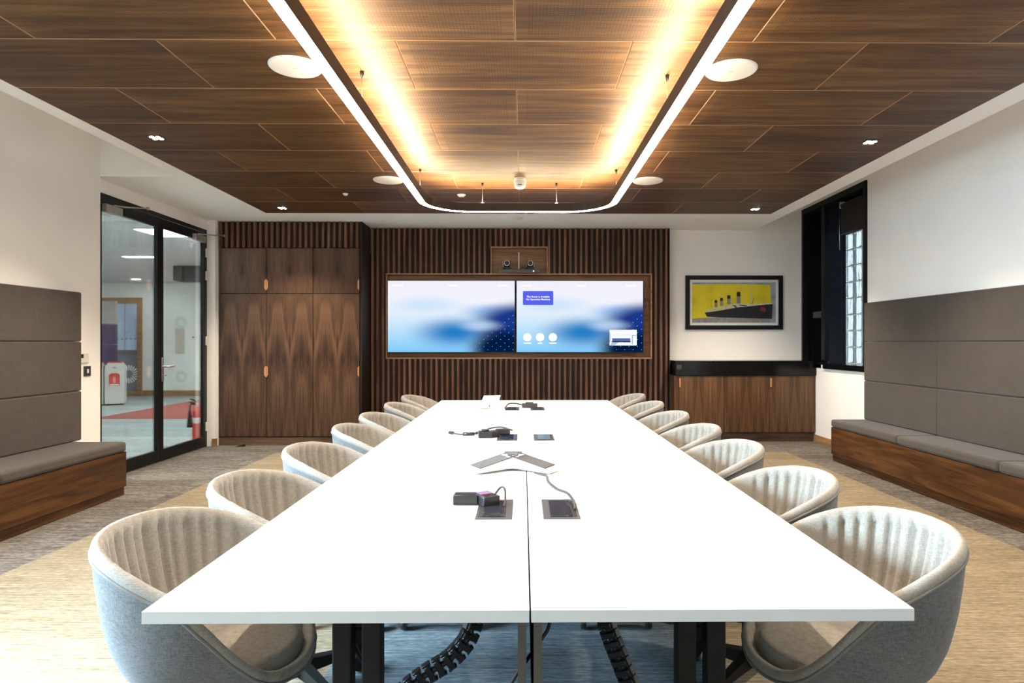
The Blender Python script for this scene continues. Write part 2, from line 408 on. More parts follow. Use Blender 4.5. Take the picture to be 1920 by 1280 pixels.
# windows behind the viewpoint (source of the daylight)
def plain_window(name, label, x0, x1, y0, y1, z0, z1, axis, n):
    r = empty(name, ((x0+x1)/2, (y0+y1)/2, z0)); r['kind'] = 'structure'; r['label'] = label
    fr = MB(); ox, oy = r.location.x, r.location.y
    w = 0.06
    if axis == 'y':
        L = y1-y0
        fr.box(-0.03, 0.03, -L/2, L/2, 0, w).box(-0.03, 0.03, -L/2, L/2, z1-z0-w, z1-z0)
        for k in range(n+1):
            p = -L/2+w/2+(L-w)*k/n; fr.box(-0.03, 0.03, p-w/2, p+w/2, w, z1-z0-w)
        pane = MB().box(-0.004, 0.004, -L/2+w, L/2-w, w, z1-z0-w)
    else:
        L = x1-x0
        fr.box(-L/2, L/2, -0.03, 0.03, 0, w).box(-L/2, L/2, -0.03, 0.03, z1-z0-w, z1-z0)
        for k in range(n+1):
            p = -L/2+w/2+(L-w)*k/n; fr.box(p-w/2, p+w/2, -0.03, 0.03, w, z1-z0-w)
        pane = MB().box(-L/2+w, L/2-w, -0.004, 0.004, w, z1-z0-w)
    fr.build('window_frame', M['frame_black'], r); pane.build('glass_pane', M['glass'], r)
plain_window('window_2', 'wide dark framed window in the left wall behind the viewpoint', -3.97, -3.91, 0.5, 2.6, 0.45, 2.6, 'y', 2)
plain_window('window_3', 'dark framed window in the wall behind the viewpoint', -2.3, 2.3, YF-0.12, YF-0.06, 0.6, 2.7, 'x', 3)

# ------------------------------------------------------------------ glazed double doors (left)
D1 = empty('door_1', (XD, 6.85, 0)); tag(D1, 'black framed double glass doors in the left wall', kind='structure')
ya, yb, ym = 5.85-6.85, 7.93-6.85, 0.06
f = MB()
f.box(-0.035, 0.0, ya, ya+0.045, 0, 2.665).box(-0.035, 0.0, yb-0.035, yb, 0, 2.665).box(-0.035, 0.0, ya+0.045, yb-0.035, 2.62, 2.665)
f.build('door_frame', M['frame_black'], D1)
def leaf(y0, y1, hs, hinge_side):
    L = empty('door_leaf'); L.parent = D1
    L.location = (0, 0, 0)
    w = 0.056; z0, z1 = 0.008, 2.615
    s = MB(); s.box(-0.030, 0.005, y0, y0+w, z0, z1).box(-0.030, 0.005, y1-w, y1, z0, z1).box(-0.030, 0.005, y0+w, y1-w, z0, z0+0.12).box(-0.030, 0.005, y0+w, y1-w, z1-0.10, z1)
    # tilt/bead around the glass
    s.box(-0.028, -0.012, y0+w, y0+w+0.004, z0+0.12, z1-0.10).box(-0.028, -0.012, y1-w-0.004, y1-w, z0+0.12, z1-0.10)
    s.build('leaf_frame', M['frame_black'], L)
    MB().box(-0.022, -0.016, y0+w, y1-w, z0+0.12, z1-0.10).build('glass_pane', M['glass'], L)
    for z in (0.25, 1.30, 2.10, 2.38):
        yh = y0-0.006 if hinge_side < 0 else y1-0.004
        MB().rbox(0.004, 0.022, yh-0.008, yh+0.014, z-0.055, z+0.055, 0.004).build('hinge', M['ivory'], L)
    return L
Lf = leaf(ya+0.048, ym-0.003, 0, -1); Rt = leaf(ym+0.003, yb-0.038, 0, 1)
def closer2(L, y0, y1, ya_, ye, zb):
    m = MB().rbox(0.005, 0.055, y0, y1, zb-0.065, zb+0.01, 0.005)
    m.tube([(0.045, ya_, zb+0.015), (0.09, ya_+0.10, zb+0.02), (0.20, ye, zb+0.045)], 0.007)
    m.cyl((0.20, ye, zb+0.032), 0.013, 0.026, 12)
    m.build('door_closer', M['bronze'], L)
closer2(Lf, ya+0.10, ya+0.34, ya+0.22, ya+0.50, 2.555)
closer2(Rt, yb-0.36, yb-0.12, yb-0.30, yb+0.02, 2.555)
h = MB().rbox(0.005, 0.013, ym+0.02, ym+0.055, 0.86, 1.12, 0.003).cyl((0.013, ym+0.038, 1.02), 0.010, 0.05, 12, 'x').tube([(0.058, ym+0.038, 1.02), (0.060, ym+0.10, 1.02), (0.058, ym+0.17, 1.025)], 0.009)
h.cyl((0.013, ym+0.038, 0.93), 0.009, 0.03, 12, 'x')
h.build('lever_handle', M['steel'], Rt)

# ------------------------------------------------------------------ corner window (right) with glass blocks
W1 = empty('window_1', (XR, 7.5, 1.0)); tag(W1, 'tall black lined corner window with glass blocks', kind='structure')
f = MB()
zt = 2.06
f.box(-0.02, 0.06, -0.53, -0.47, 0.0, zt)                      # near jamb
f.box(-0.02, 0.06, 1.035, 1.085, 0.0, zt)                      # far jamb against the end wall
f.box(-0.02, 0.06, -0.47, 1.035, zt-0.07, zt)                   # head
f.box(0.0, 0.06, 0.47, 0.56, 0.06, zt-0.07)                    # post
f.build('window_frame', M['mullion_black'], W1)
MB().box(-0.025, 0.30, -0.53, 0.47, -0.045, 0.02).build('window_sill', M['stone'], W1)
MB().box(0.06, 0.34, 0.47, 0.52, 0.02, zt).build('reveal', M['reveal_blue'], W1)
MB().box(0.06, 0.34, -0.53, -0.50, 0.02, zt).box(0.06, 0.34, -0.50, 0.47, zt-0.02, zt).build('reveal', M['mullion_black'], W1)
MB().box(0.06, 0.28, 0.56, 0.59, 0.0, zt).box(0.26, 0.30, 0.59, 1.09, 0.0, zt).box(0.0, 0.26, 1.06, 1.085, 0, zt).box(0.0, 0.28, 0.56, 1.085, -0.045, 0.02).build('closet_lining', M['mullion_black'], W1)
MB().rbox(0.03, 0.14, 0.62, 0.86, 0.60, 0.68, 0.004).build('shelf_block', plain('shelf_grey', (0.05, 0.045, 0.04), 0.5), W1)
# glass blocks 190 mm + 10 mm joint
gb = NT('glass_block'); gb.b.inputs['Base Color'].default_value = (0.90, 0.97, 0.98, 1)
gb.b.inputs['Transmission Weight'].default_value = 1.0; gb.b.inputs['Roughness'].default_value = 0.16; gb.b.inputs['IOR'].default_value = 1.3
gv = gb.objvec(True); gb.bump(gb.noise(gb.mapping(gv, (1, 14, 5)), 1, 2), 0.5, 0.02)
blk = MB().rbox(0.0, 0.08, -0.095, 0.095, -0.095, 0.095, 0.012, 2).mesh('glass_block', gb.m)
for i in range(5):
    for k in range(8):
        inst('glass_block', blk, W1, (0.26, 0.37-0.2*i, 0.125+0.2*k))
gr = MB()
for k in range(9): gr.box(0.268, 0.332, -0.53, 0.47, 0.02+0.2*k, 0.03+0.2*k)
for i in range(6): gr.box(0.268, 0.332, 0.465-0.2*i, 0.475-0.2*i, 0.02, 1.63)
gr.build('block_joints', plain('block_mortar', (0.55, 0.60, 0.61), 0.7), W1)
gr = MB().box(0.24, 0.35, -0.53, 0.5, 1.63, zt)
gr.build('window_head_panel', M['mullion_black'], W1)
# roller blind, half drawn
RB = empty('roller_blind', (XR+0.20, 7.5, 2.98)); tag(RB, 'black roller blind half drawn over the glass block window', 'blind')
MB().cyl((0, -0.46, 0), 0.026, 0.88, 20, 'y').build('roller_tube', M['blind'], RB)
MB().box(-0.027, -0.025, -0.44, 0.40, -0.36, 0.0).build('blind_fabric', M['blind'], RB)
MB().cyl((-0.026, -0.44, -0.365), 0.008, 0.84, 10, 'y').build('bottom_bar', M['blind'], RB)
MB().rbox(-0.035, 0.035, 0.42, 0.435, -0.035, 0.05, 0.004).build('bracket', M['white_plastic'], RB)
MB().tube([(-0.03, 0.428, -0.02), (-0.035, 0.428, -0.3), (-0.03, 0.43, -0.55)], 0.004).build('pull_chain', M['steel'], RB)

# ------------------------------------------------------------------ slatted feature wall with screens
SWY = 8.43
SW = empty('slatted_panelling', (-0.06, SWY+0.04, 0)); tag(SW, 'dark walnut slatted wall panelling surrounding the two screens', 'wall panelling')
ox = -0.06
NX0, NX1, NZ0, NZ1 = -1.805, 1.70, 1.065, 2.19
CX0, CX1, CZ1 = -0.43, 0.325, 2.545
b = MB(); xa, xb = -2.005-ox, 1.935-ox
def lx(x): return x-ox
b.box(xa, lx(NX0), 0, 0.012, 0, S-0.003).box(lx(NX1), xb, 0, 0.012, 0, S-0.003).box(lx(NX0), lx(NX1), 0, 0.012, 0, NZ0)
b.box(lx(NX0), lx(CX0), 0, 0.012, NZ1, S-0.003).box(lx(CX1), lx(NX1), 0, 0.012, NZ1, S-0.003).box(lx(CX0), lx(CX1), 0, 0.012, CZ1, S-0.003)
b.box(xb-0.012, xb, -0.038, 0.118, 0, S-0.003)      # return edge towards the picture wall
b.build('backing_board', M['slat_back'], SW)
def niche(x0, x1, z0, z1, name, bottom=True):
    t = 0.018; n = MB(); d0, d1 = -0.045, 0.115
    n.box(lx(x0), lx(x0)+t, d0, d1, z0, z1).box(lx(x1)-t, lx(x1), d0, d1, z0, z1).box(lx(x0)+t, lx(x1)-t, d0, d1, z1-t, z1)
    if bottom: n.box(lx(x0)+t, lx(x1)-t, d0, d1, z0, z0+t)
    n.build(name, M['niche_wood'], SW)
    MB().box(lx(x0)+t, lx(x1)-t, 0.100, 0.114, z0+(t if bottom else 0), z1-t).build(name+'_back', M['niche_wood'], SW)
niche(NX0, NX1, NZ0, NZ1, 'screen_niche'); niche(CX0, CX1, NZ1+0.0005, CZ1, 'camera_niche', False)
slat_cache = {}
def slat_mesh(hh, mat='slat_wood'):
    k = (round(hh, 3), mat)
    if k not in slat_cache:
        poly = [(-0.017, 0), (-0.017, -0.034), (-0.012, -0.040), (0.012, -0.040), (0.017, -0.034), (0.017, 0)]
        slat_cache[k] = MB().prism(poly, 0, hh).mesh('slat', M[mat])
    return slat_cache[k]
def slat(x, z0, z1, parent=SW, y=0.0): inst('slat', slat_mesh(z1-z0), parent, (lx(x) if parent is SW else x, y, z0))
x = -1.985
while x < 1.925:
    if NX0-0.012 < x < NX1+0.012:
        slat(x, 0.0, NZ0)
        slat(x, CZ1 if CX0-0.012 < x < CX1+0.012 else NZ1, S-0.004)
    else: slat(x, 0.0, S-0.004)
    x += 0.0705

# ------------------------------------------------------------------ screens
def screen_material(name):
    t = NT(name); t.N.remove(t.b); tc = t.n('ShaderNodeTexCoord'); v = tc.outputs['Object']
    sx = t.n('ShaderNodeSeparateXYZ'); t.l(v, sx.inputs[0])
    g = t.math('ADD', t.math('MULTIPLY', sx.outputs[2], 1.06), 0.5)      # 0 bottom .. 1 top
    c = t.ramp(g, [(0.0, (0.22, 0.60, 0.98)), (0.22, (0.42, 0.74, 1.0)), (0.48, (0.72, 0.86, 1.0)), (0.7, (0.92, 0.93, 1.0)), (1.0, (0.90, 0.88, 1.0))])
    def blob(c, cx, cz, rx, rz, col, k=1.0, p=1.0):
        m = t.mapping(v, (1/rx, 0, 1/rz), (-cx/rx, 0, -cz/rz))
        ns = t.n('ShaderNodeTexNoise'); ns.inputs['Scale'].default_value = 3.0; t.l(v, ns.inputs['Vector'])
        gr = t.n('ShaderNodeTexGradient', gradient_type='SPHERICAL')
        t.l(m, gr.inputs[0])
        mr = t.n('ShaderNodeMapRange', interpolation_type='SMOOTHERSTEP'); t.l(gr.outputs['Fac'], mr.inputs[0]); mr.inputs[4].default_value = k; mr.inputs[2].default_value = p
        f = mr.outputs[0]
        return t.mix(f, c, col)
    c = blob(c, -0.35, 0.16, 0.75, 0.16, (0.50, 0.74, 1.0), 0.6)
    c = blob(c, 0.50, 0.06, 0.55, 0.16, (0.22, 0.45, 0.90), 0.75)
    c = blob(c, 0.05, -0.21, 0.80, 0.30, (0.02, 0.22, 0.58), 1.0, 1.0)
    c = blob(c, 0.95, -0.12, 0.85, 0.40, (0.01, 0.04, 0.26), 1.0, 0.6)
    c = blob(c, 0.70, -0.42, 0.62, 0.34, (0.0, 0.012, 0.06), 1.0, 0.65)
    c = blob(c, 0.38, -0.12, 0.40, 0.12, (0.55, 0.74, 1.0), 0.75)
    e = t.n('ShaderNodeEmission'); t.l(c, e.inputs[0]); e.inputs[1].default_value = 0.212
    t.l(e.outputs[0], t.out.inputs[0]); return t.m
M['screen'] = screen_material('screen_wallpaper')
M['ui_white'] = emit('ui_white', (1, 1, 1), 0.27); M['ui_dots'] = emit('ui_dots', (0.75, 0.85, 1), 0.2)
M['ui_blue'] = emit('ui_blue', (0.085, 0.11, 0.72), 0.25)
SWD, SHT = 1.665, 0.936
def tv(x0, name_label):
    t = empty('wall_screen', (x0+SWD/2, SWY-0.005, 1.155)); tag(t, name_label, 'screen', 'wall screens in the slatted wall')
    hw = SWD/2
    MB().rbox(-hw-0.008, hw+0.008, 0.0, 0.06, -0.010, SHT+0.010, 0.004).build('screen_body', M['plastic_black'], t)
    s = MB().box(-hw, hw, -0.0015, 0.001, -SHT/2, SHT/2).build('display', M['screen'], t, (0, 0, SHT/2))
    d = MB()                                                       # dot pattern in the lower right corner
    for i in range(14):
        for j in range(12):
            px = hw-0.02-0.11*i/2; pz = -SHT/2+0.03+0.045*j
            if (i+j) % 2: continue
            if i*0.055/0.62+j*0.045/0.46 > 1.02: continue
            r = 0.0052*(1-0.45*i/14)
            d.add([(px+r, -0.0025, pz), (px, -0.0025, pz+r), (px-r, -0.0025, pz), (px, -0.0025, pz-r)], [(0, 1, 2, 3)])
    o = d.build('dot_pattern', M['ui_dots'], s); o['kind'] = 'stuff'
    return t, s
tvl, sl = tv(-1.778, 'left wall screen showing only a blue and white wallpaper')
tvr, sr = tv(-0.086, 'right wall screen with a booking notice and round buttons on wallpaper')
def rrect(w, h, r, n=6):
    out = []
    for cx, cy, a0 in ((w/2-r, h/2-r, 0), (-w/2+r, h/2-r, PI/2), (-w/2+r, -h/2+r, PI), (w/2-r, -h/2+r, 1.5*PI)):
        for k in range(n+1): a = a0+PI/2*k/n; out.append((cx+r*math.cos(a), cy+r*math.sin(a)))
    return out
def flat(parent, name, poly, x, z, mat, y=-0.003):
    m = MB().add([(x+a, y, z+b) for a, b in poly], [list(range(len(poly)))])
    return m.build(name, mat, parent)
def circ(r, n=32, sz=1): return [(r*math.cos(2*PI*k/n), sz*r*math.sin(2*PI*k/n)) for k in range(n)]
bx, bz = -SWD/2+0.282, SHT/2-0.225
flat(sr, 'notice_box', rrect(0.40, 0.185, 0.012), bx, bz, M['ui_blue'])
text_mesh('This Room is Available', 0.033, M['ui_white'], 'notice_text', sr, (bx, -0.004, bz+0.016), bold=0.0004)
text_mesh('No Upcoming Meetings', 0.033, M['ui_white'], 'notice_text', sr, (bx, -0.004, bz-0.018), bold=0.0004)
for k in range(3):
    cxp = -SWD/2+0.140+0.168*k
    flat(sr, 'round_button', circ(0.054), cxp, -SHT/2+0.195, M['ui_white'])
    flat(sr, 'button_caption', rrect((0.10, 0.06, 0.10)[k], 0.012, 0.005, 3), cxp, -SHT/2+0.117, M['ui_white'])
for s_ in (sl, sr):
    for (a, w_) in ((-SWD/2+0.13, 0.14), (0.02, 0.12), (SWD/2-0.16, 0.14)):
        flat(s_, 'status_caption', rrect(w_, 0.014, 0.006, 3), a, SHT/2-0.062, M['ui_white'])
# self view inset: a small picture of a bright room
ix, iz = SWD/2-0.262, -SHT/2+0.190
iw, ih = 0.36, 0.205
ui = lambda n, c_: emit('inset_'+n, c_, 0.235)
u_w, u_g, u_d, u_b = ui('white', (0.85, 0.93, 1.0)), ui('grey', (0.45, 0.55, 0.68)), ui('dark', (0.02, 0.025, 0.06)), ui('blue', (0.10, 0.14, 0.34))
flat(sr, 'inset_picture', rrect(iw, ih, 0.003, 2), ix, iz, u_w)
P4 = lambda a, b_, c_, d: [(a, b_), (c_, b_), (c_, d), (a, d)]
for nm_, poly, mt in (('inset_ceiling', [(-0.18, 0.102), (-0.15, 0.035), (0.10, 0.035), (0.12, 0.05), (0.18, 0.102)], emit('inset_soft', (0.9, 0.9, 0.93), 0.235)),
                      ('inset_screen', P4(-0.145, -0.048, 0.095, -0.008), u_b), ('inset_shadow', P4(-0.15, -0.062, 0.10, -0.048), u_d),
                      ('inset_line', P4(0.118, -0.085, 0.124, 0.03), u_d), ('inset_line', P4(0.118, 0.024, 0.17, 0.030), u_d),
                      ('inset_edge', P4(-0.178, -0.06, -0.166, 0.06), u_g), ('inset_edge', P4(-0.15, 0.031, 0.10, 0.038), u_g),
                      ('inset_table', [(-0.05, -0.06), (0.0, -0.06), (0.06, -0.10), (-0.11, -0.10)], u_w), ('inset_floor', [(-0.17, -0.10), (-0.15, -0.06), (-0.06, -0.062), (-0.11, -0.10)], u_g)):
    flat(sr, nm_, poly, ix, iz, mt, -0.0036)

# video codec and cameras in the upper niche
CD = empty('video_codec', (-0.06, 8.47, NZ1+0.0005)); tag(CD, 'slim black video unit lying in the camera niche', 'electronics')
MB().rbox(-0.275, 0.275, -0.07, 0.07, 0.0, 0.055, 0.004).build('codec_body', M['plastic_black'], CD)
MB().cyl((0.195, -0.072, 0.028), 0.008, 0.004, 12, 'y').build('status_lamp', emit('status_blue', (0.35, 0.45, 1.0), 1.2), CD)
def ptz(x, lab):
    c_ = empty('conference_camera', (x, 8.455, NZ1+0.056)); tag(c_, lab, 'camera', 'cameras in the niche')
    MB().rbox(-0.052, 0.052, -0.045, 0.045, 0.0, 0.03, 0.012).build('camera_base', M['plastic_black'], c_)
    y_ = MB().tube([(-0.05, -0.02, 0.105), (-0.052, -0.02, 0.04), (-0.04, -0.02, 0.012), (0.04, -0.02, 0.012), (0.052, -0.02, 0.04), (0.05, -0.02, 0.105)], 0.006)
    y_.build('yoke', M['steel'], c_)
    MB().rbox(-0.042, 0.042, -0.035, 0.045, 0.03, 0.115, 0.022, 3).build('camera_head', M['plastic_black'], c_)
    l_ = MB().cyl((0, -0.055, 0.077), 0.036, 0.025, 24, 'y').build('lens_barrel', M['steel'], c_)
    MB().cyl((0, -0.0575, 0.077), 0.030, 0.004, 24, 'y').build('lens_glass', M['gloss_dark'], l_)
ptz(-0.214, 'black camera with silver ring left of the pale rod')
ptz(0.093, 'black camera with silver ring right of the pale rod')
o = MB().rbox(-0.0052, 0.0052, -0.006, 0.006, 0, 0.225, 0.002, 1).rbox(-0.0065-0.0057, -0.0065, -0.006, 0.006, 0, 0.225, 0.002, 1).build('mounting_rod', M['ivory'], None, (-0.055, 8.45, NZ1+0.056)); tag(o, 'pale upright twin rod standing between the two cameras', 'rod')
o = MB().tube(bez([(-0.04, 8.49, NZ1+0.066), (-0.02, 8.50, NZ1+0.088), (0.02, 8.50, NZ1+0.078), (0.055, 8.49, NZ1+0.063)]), 0.005).build('camera_cable', M['cable']); tag(o, 'short black cable behind the cameras in the niche', 'cable')

# ------------------------------------------------------------------ tall wardrobe (left)
WY = 8.00
WX0, WX1 = -3.785, -2.03
WD = empty('tall_wardrobe', ((WX0+WX1)/2, WY, 0)); tag(WD, 'tall walnut wardrobe with six doors and a slatted header', 'wardrobe')
hw = (WX1-WX0)/2
MB().box(-hw, hw, 0.022, 0.58, 0.105, 2.46).build('carcass', M['slat_back'], WD)
MB().box(hw, hw+0.02, -0.002, 0.43, 0.0, S-0.003).build('side_panel', M['slat_back'], WD)
MB().box(-hw, hw, 0.012, 0.05, 0.0, 0.100).build('plinth', M['plinth_wood'], WD)
dw = (2*hw-0.02)/3
for k in range(3):
    for (z0, z1, hz) in ((0.112, 1.888, 0.92), (1.896, 2.455, 2.00)):
        a = -hw+0.01+dw*k; d = MB().rbox(a+0.004, a+dw-0.004, 0.0, 0.021, z0, z1, 0.0015, 1).build('door', M['door_wood'], WD)
        if k == 0: side = a+dw-0.002; sg = -1
        elif k == 1: side = a+0.002; sg = 1
        else: side = a+dw-0.002; sg = -1
        q = [(0, -0.072), (sg*0.020, -0.045), (sg*0.020, 0.045), (0, 0.072)]
        MB().prism([(side+p, hz+r_) for p, r_ in q], -0.014, 0.0, 'y').build('handle', M['copper'], d)
hd = MB().box(-hw-0.0, hw+0.02, 0.035, 0.06, 2.462, S-0.003).build('slatted_header', M['slat_back'], WD)
hx = -hw+0.02
while hx < hw+0.015:
    inst('slat', slat_mesh(S-0.004-2.462), hd, (hx, 0.035, 2.462)); hx += 0.0705
# small black wedge by the wardrobe
o = MB().add([(-0.06, -0.02, 0), (0.05, -0.02, 0), (0.05, 0.02, 0), (-0.06, 0.02, 0), (0.05, -0.02, 0.03), (0.05, 0.02, 0.03)], [(0, 3, 2, 1), (1, 2, 5, 4), (0, 4, 5, 3), (0, 1, 4), (3, 5, 2)]).build('door_wedge', M['plastic_black'], None, (-3.48, 7.92, 0)); tag(o, 'small black door wedge on the carpet by the wardrobe plinth', 'door wedge')

# ------------------------------------------------------------------ low cupboards (right) + black worktop
CY = 8.20
CU = empty('low_cupboard', (2.87, CY, 0)); tag(CU, 'low walnut cupboard with three doors under the black top', 'cupboard')
c0, c1 = 1.995-2.87, 3.755-2.87
MB().box(c0, c1, 0.022, 0.385, 0.125, 0.856).build('carcass', M['slat_back'], CU)
MB().box(c0-0.055, c0, -0.0, 0.20, 0.0, 0.856).build('filler_panel', M['cup_wood'], CU)
MB().box(c0, c1, 0.045, 0.07, 0.0, 0.120).build('plinth', M['plinth_wood'], CU)
dw = (c1-c0)/3
for k in range(3):
    a = c0+dw*k
    d = MB().rbox(a+0.002, a+dw-0.002, 0.0, 0.021, 0.127, 0.853, 0.0015, 1).build('door', M['cup_wood'], CU)
    if k in (0, 2):
        q = [(0, -0.055), (0.018, -0.055), (0.018, 0.055), (0, 0.055)]
        q = rrect(0.020, 0.115, 0.008, 4)
        MB().prism([(a+0.016+p, 0.765+r_) for p, r_ in q], -0.012, 0.0, 'y').build('handle', M['copper'], d)
WT = empty('black_worktop', (2.86, 8.39, 0.857)); tag(WT, 'thick black polished stone worktop over the low cupboard', 'worktop')
MB().rbox(-0.905, 0.905, -0.205, 0.195, 0.0, 0.19, 0.004).build('stone_slab', M['stone'], WT)
MB().rbox(-0.89, -0.83, -0.209, -0.2, 0.075, 0.135, 0.004).build('socket_plate', M['module'], WT)

# ------------------------------------------------------------------ framed picture
PX0, PX1, PZ0, PZ1 = 2.178, 3.488, 1.455, 2.18
PC = empty('framed_picture', ((PX0+PX1)/2, YB, PZ0)); tag(PC, 'black framed print of a dark ocean liner on yellow', 'picture')
pw, ph = (PX1-PX0)/2, PZ1-PZ0
t = 0.056
MB().rbox(-pw, pw, -0.035, 0, 0, t, 0.003).rbox(-pw, pw, -0.035, 0, ph-t, ph, 0.003).rbox(-pw, -pw+t, -0.035, 0, t, ph-t, 0.003).rbox(pw-t, pw, -0.035, 0, t, ph-t, 0.003).build('frame', M['frame_black'], PC)
MB().box(-pw+t, pw-t, -0.012, 0.0, t, ph-t).build('mount_board', M['white_plastic'], PC)
mt = NT('print_paper'); v = mt.objvec(False)
mt.l(mt.ramp(mt.noise(v, 5, 4), [(0.35, (0.22, 0.25, 0.30)), (0.65, (0.36, 0.40, 0.46))]), mt.b.inputs['Base Color']); mt.b.inputs['Roughness'].default_value = 0.6
pr = MB().box(-pw+t+0.036, pw-t-0.036, -0.014, -0.012, t+0.036, ph-t-0.036).build('print', mt.m, PC)
AX0, AX1, AZ0, AZ1 = -pw+t+0.036, pw-t-0.036, t+0.036, ph-t-0.036
aw, ah = AX1-AX0, AZ1-AZ0
def art(name, pts, mat, yy):
    # pts in unit print coords (0..1, 0 bottom)
    return MB().add([(AX0+p*aw, yy, AZ0+q*ah) for p, q in pts], [list(range(len(pts)))]).build(name, mat, pr)
ym_ = NT('print_yellow'); v = ym_.objvec(False)
st = ym_.noise(ym_.mapping(v, (8, 1, 160)), 1, 3)
cc = ym_.ramp(ym_.noise(v, 4, 4), [(0.3, (0.56, 0.47, 0.008)), (0.5, (0.74, 0.60, 0.01)), (0.7, (0.80, 0.64, 0.015))])
ym_.l(ym_.mix(ym_.ramp(st, [(0.58, 0.0), (0.7, 0.35)]), cc, (0.25, 0.22, 0.02)), ym_.b.inputs['Base Color']); ym_.b.inputs['Roughness'].default_value = 0.6
blk_i = plain('print_black', (0.012, 0.011, 0.014), 0.6, var=0.3); wht_i = plain('print_white', (0.55, 0.53, 0.48), 0.6, var=0.25, scale=60); gry_i = plain('print_grey', (0.25, 0.23, 0.22), 0.6, var=0.2, scale=20)
red_i = plain('print_red', (0.22, 0.02, 0.02), 0.6)
art('yellow_ground', [(0.0, 0.10), (0.16, 0.12), (0.17, 0.13), (0.935, 0.14), (0.945, 0.5), (0.935, 0.94), (0.5, 0.96), (0.0, 0.95)], ym_.m, -0.0145)
art('lower_band', [(0.0, 0.0), (0.93, 0.0), (0.93, 0.10), (0.17, 0.12), (0.0, 0.10)], gry_i, -0.0146)
art('superstructure', [(0.15, 0.255), (0.17, 0.30), (0.26, 0.36), (0.35, 0.375), (0.42, 0.42), (0.50, 0.47), (0.63, 0.47), (0.70, 0.455), (0.965, 0.49), (0.965, 0.46), (0.55, 0.39)], wht_i, -0.0150)
art('hull', [(0.15, 0.25), (0.175, 0.15), (0.33, 0.13), (0.60, 0.115), (0.955, 0.095), (0.965, 0.465), (0.56, 0.385), (0.30, 0.29)], blk_i, -0.0153)
for (a, b0, b1, w_) in ((0.267, 0.385, 0.56, 0.036), (0.333, 0.42, 0.615, 0.038), (0.418, 0.46, 0.68, 0.042), (0.532, 0.475, 0.765, 0.048)):
    art('funnel', [(a, b0), (a+w_, b0), (a+w_*0.9, b1), (a+w_*0.02, b1)], gry_i, -0.0155)
    zt_ = b0+(b1-b0)*0.62
    art('funnel_top', [(a+w_*0.0, zt_), (a+w_*0.95, zt_), (a+w_*0.9, b1), (a+w_*0.02, b1)], blk_i, -0.0157)
art('mast', [(0.228, 0.37), (0.232, 0.37), (0.230, 0.72)], blk_i, -0.0155); art('mast', [(0.703, 0.46), (0.715, 0.46), (0.706, 0.98)], wht_i, -0.0155); art('mast', [(0.715, 0.46), (0.722, 0.46), (0.75, 0.68)], blk_i, -0.0155)
art('rigging', [(0.185, 0.36), (0.187, 0.36), (0.230, 0.62)], blk_i, -0.0156)
art('red_mark', [(0.815, 0.30), (0.87, 0.27), (0.885, 0.33), (0.86, 0.39), (0.82, 0.385)], red_i, -0.0158)
for (a, b0, w_) in ((0.48, 0.42, 0.05), (0.56, 0.43, 0.09), (0.50, 0.385, 0.04)): art('deck_shadow', [(a, b0), (a+w_, b0-0.02), (a+w_, b0+0.0), (a+0.01, b0+0.02)], blk_i, -0.0156)

# ------------------------------------------------------------------ upholstered benches
def bench(sgn, x_front, x_back, x_wall, y_end, y_back, L, n, label):
    """sgn=+1: right wall. y_end is the far end; runs n cushions of length L towards the camera"""
    y0 = y_end-n*L
    r = empty('wall_bench', ((x_front+x_wall)/2, (y0+y_end)/2, 0)); tag(r, label, 'bench')
    ox_, oy_ = r.location.x, r.location.y
    def X(a, b): return tuple(sorted((a-ox_, b-ox_)))
    p = X(x_front+sgn*0.012, x_wall-sgn*0.001)
    MB().box(p[0], p[1], y0-oy_, y_end-0.012-oy_, 0.0045, 0.068).build('plinth', M['bench_wood'], r)
    p = X(x_front, x_wall-sgn*0.001)
    MB().rbox(p[0], p[1], y0-oy_, y_end-oy_, 0.070, 0.365, 0.003, 1).build('bench_box', M['bench_wood'], r)
    p = X(x_front-sgn*0.008, x_wall-sgn*0.001)
    me = MB().rbox(p[0], p[1], -L/2+0.0015, L/2-0.0015, 0, 0.082, 0.024, 3).mesh('seat_cushion', M['bench_fab'])
    for k in range(n): inst('seat_cushion', me, r, (0, y_end-L*(k+0.5)-oy_, 0.366))
    p = X(x_back, x_wall-sgn*0.001)
    hz = 0.42
    me = MB().rbox(p[0], p[1], -L/2+0.001, L/2-0.001, -hz/2+0.001, hz/2-0.001, 0.013, 3).mesh('back_panel', M['bench_fab'])
    for k in range(n):
        for j in range(3): inst('back_panel', me, r, (0, y_back-L*(k+0.5)-oy_, 0.449+hz*(j+0.5)))
bench(-1, -3.345, -3.765, XL, 5.43, 5.50, 1.31, 2, 'dark grey upholstered wall bench on walnut base beside the glass doors')
bench(1, 3.345, 3.69, XR, 6.92, 6.90, 1.225, 3, 'dark grey upholstered wall bench on walnut base below the corner window side')

# wall devices beside the left bench
o = empty('room_controller', (XL, 5.63, 1.10)); tag(o, 'cream wall controller with a dark display beside the bench back', 'wall control')
MB().rbox(0, 0.012, -0.09, 0.05, 0.0, 0.085, 0.004).build('housing', M['ivory'], o); MB().box(0.012, 0.014, -0.085, -0.02, 0.045, 0.078).build('display', M['plastic_black'], o)
o = empty('light_switch', (XL, 5.67, 0.985)); tag(o, 'dark metal light switch with white rocker on the left wall', 'light switch')
MB().rbox(0, 0.008, -0.044, 0.044, 0, 0.088, 0.003).build('plate', M['module'], o); MB().rbox(0.008, 0.012, -0.010, 0.012, 0.026, 0.062, 0.002).build('rocker', M['white_plastic'], o)

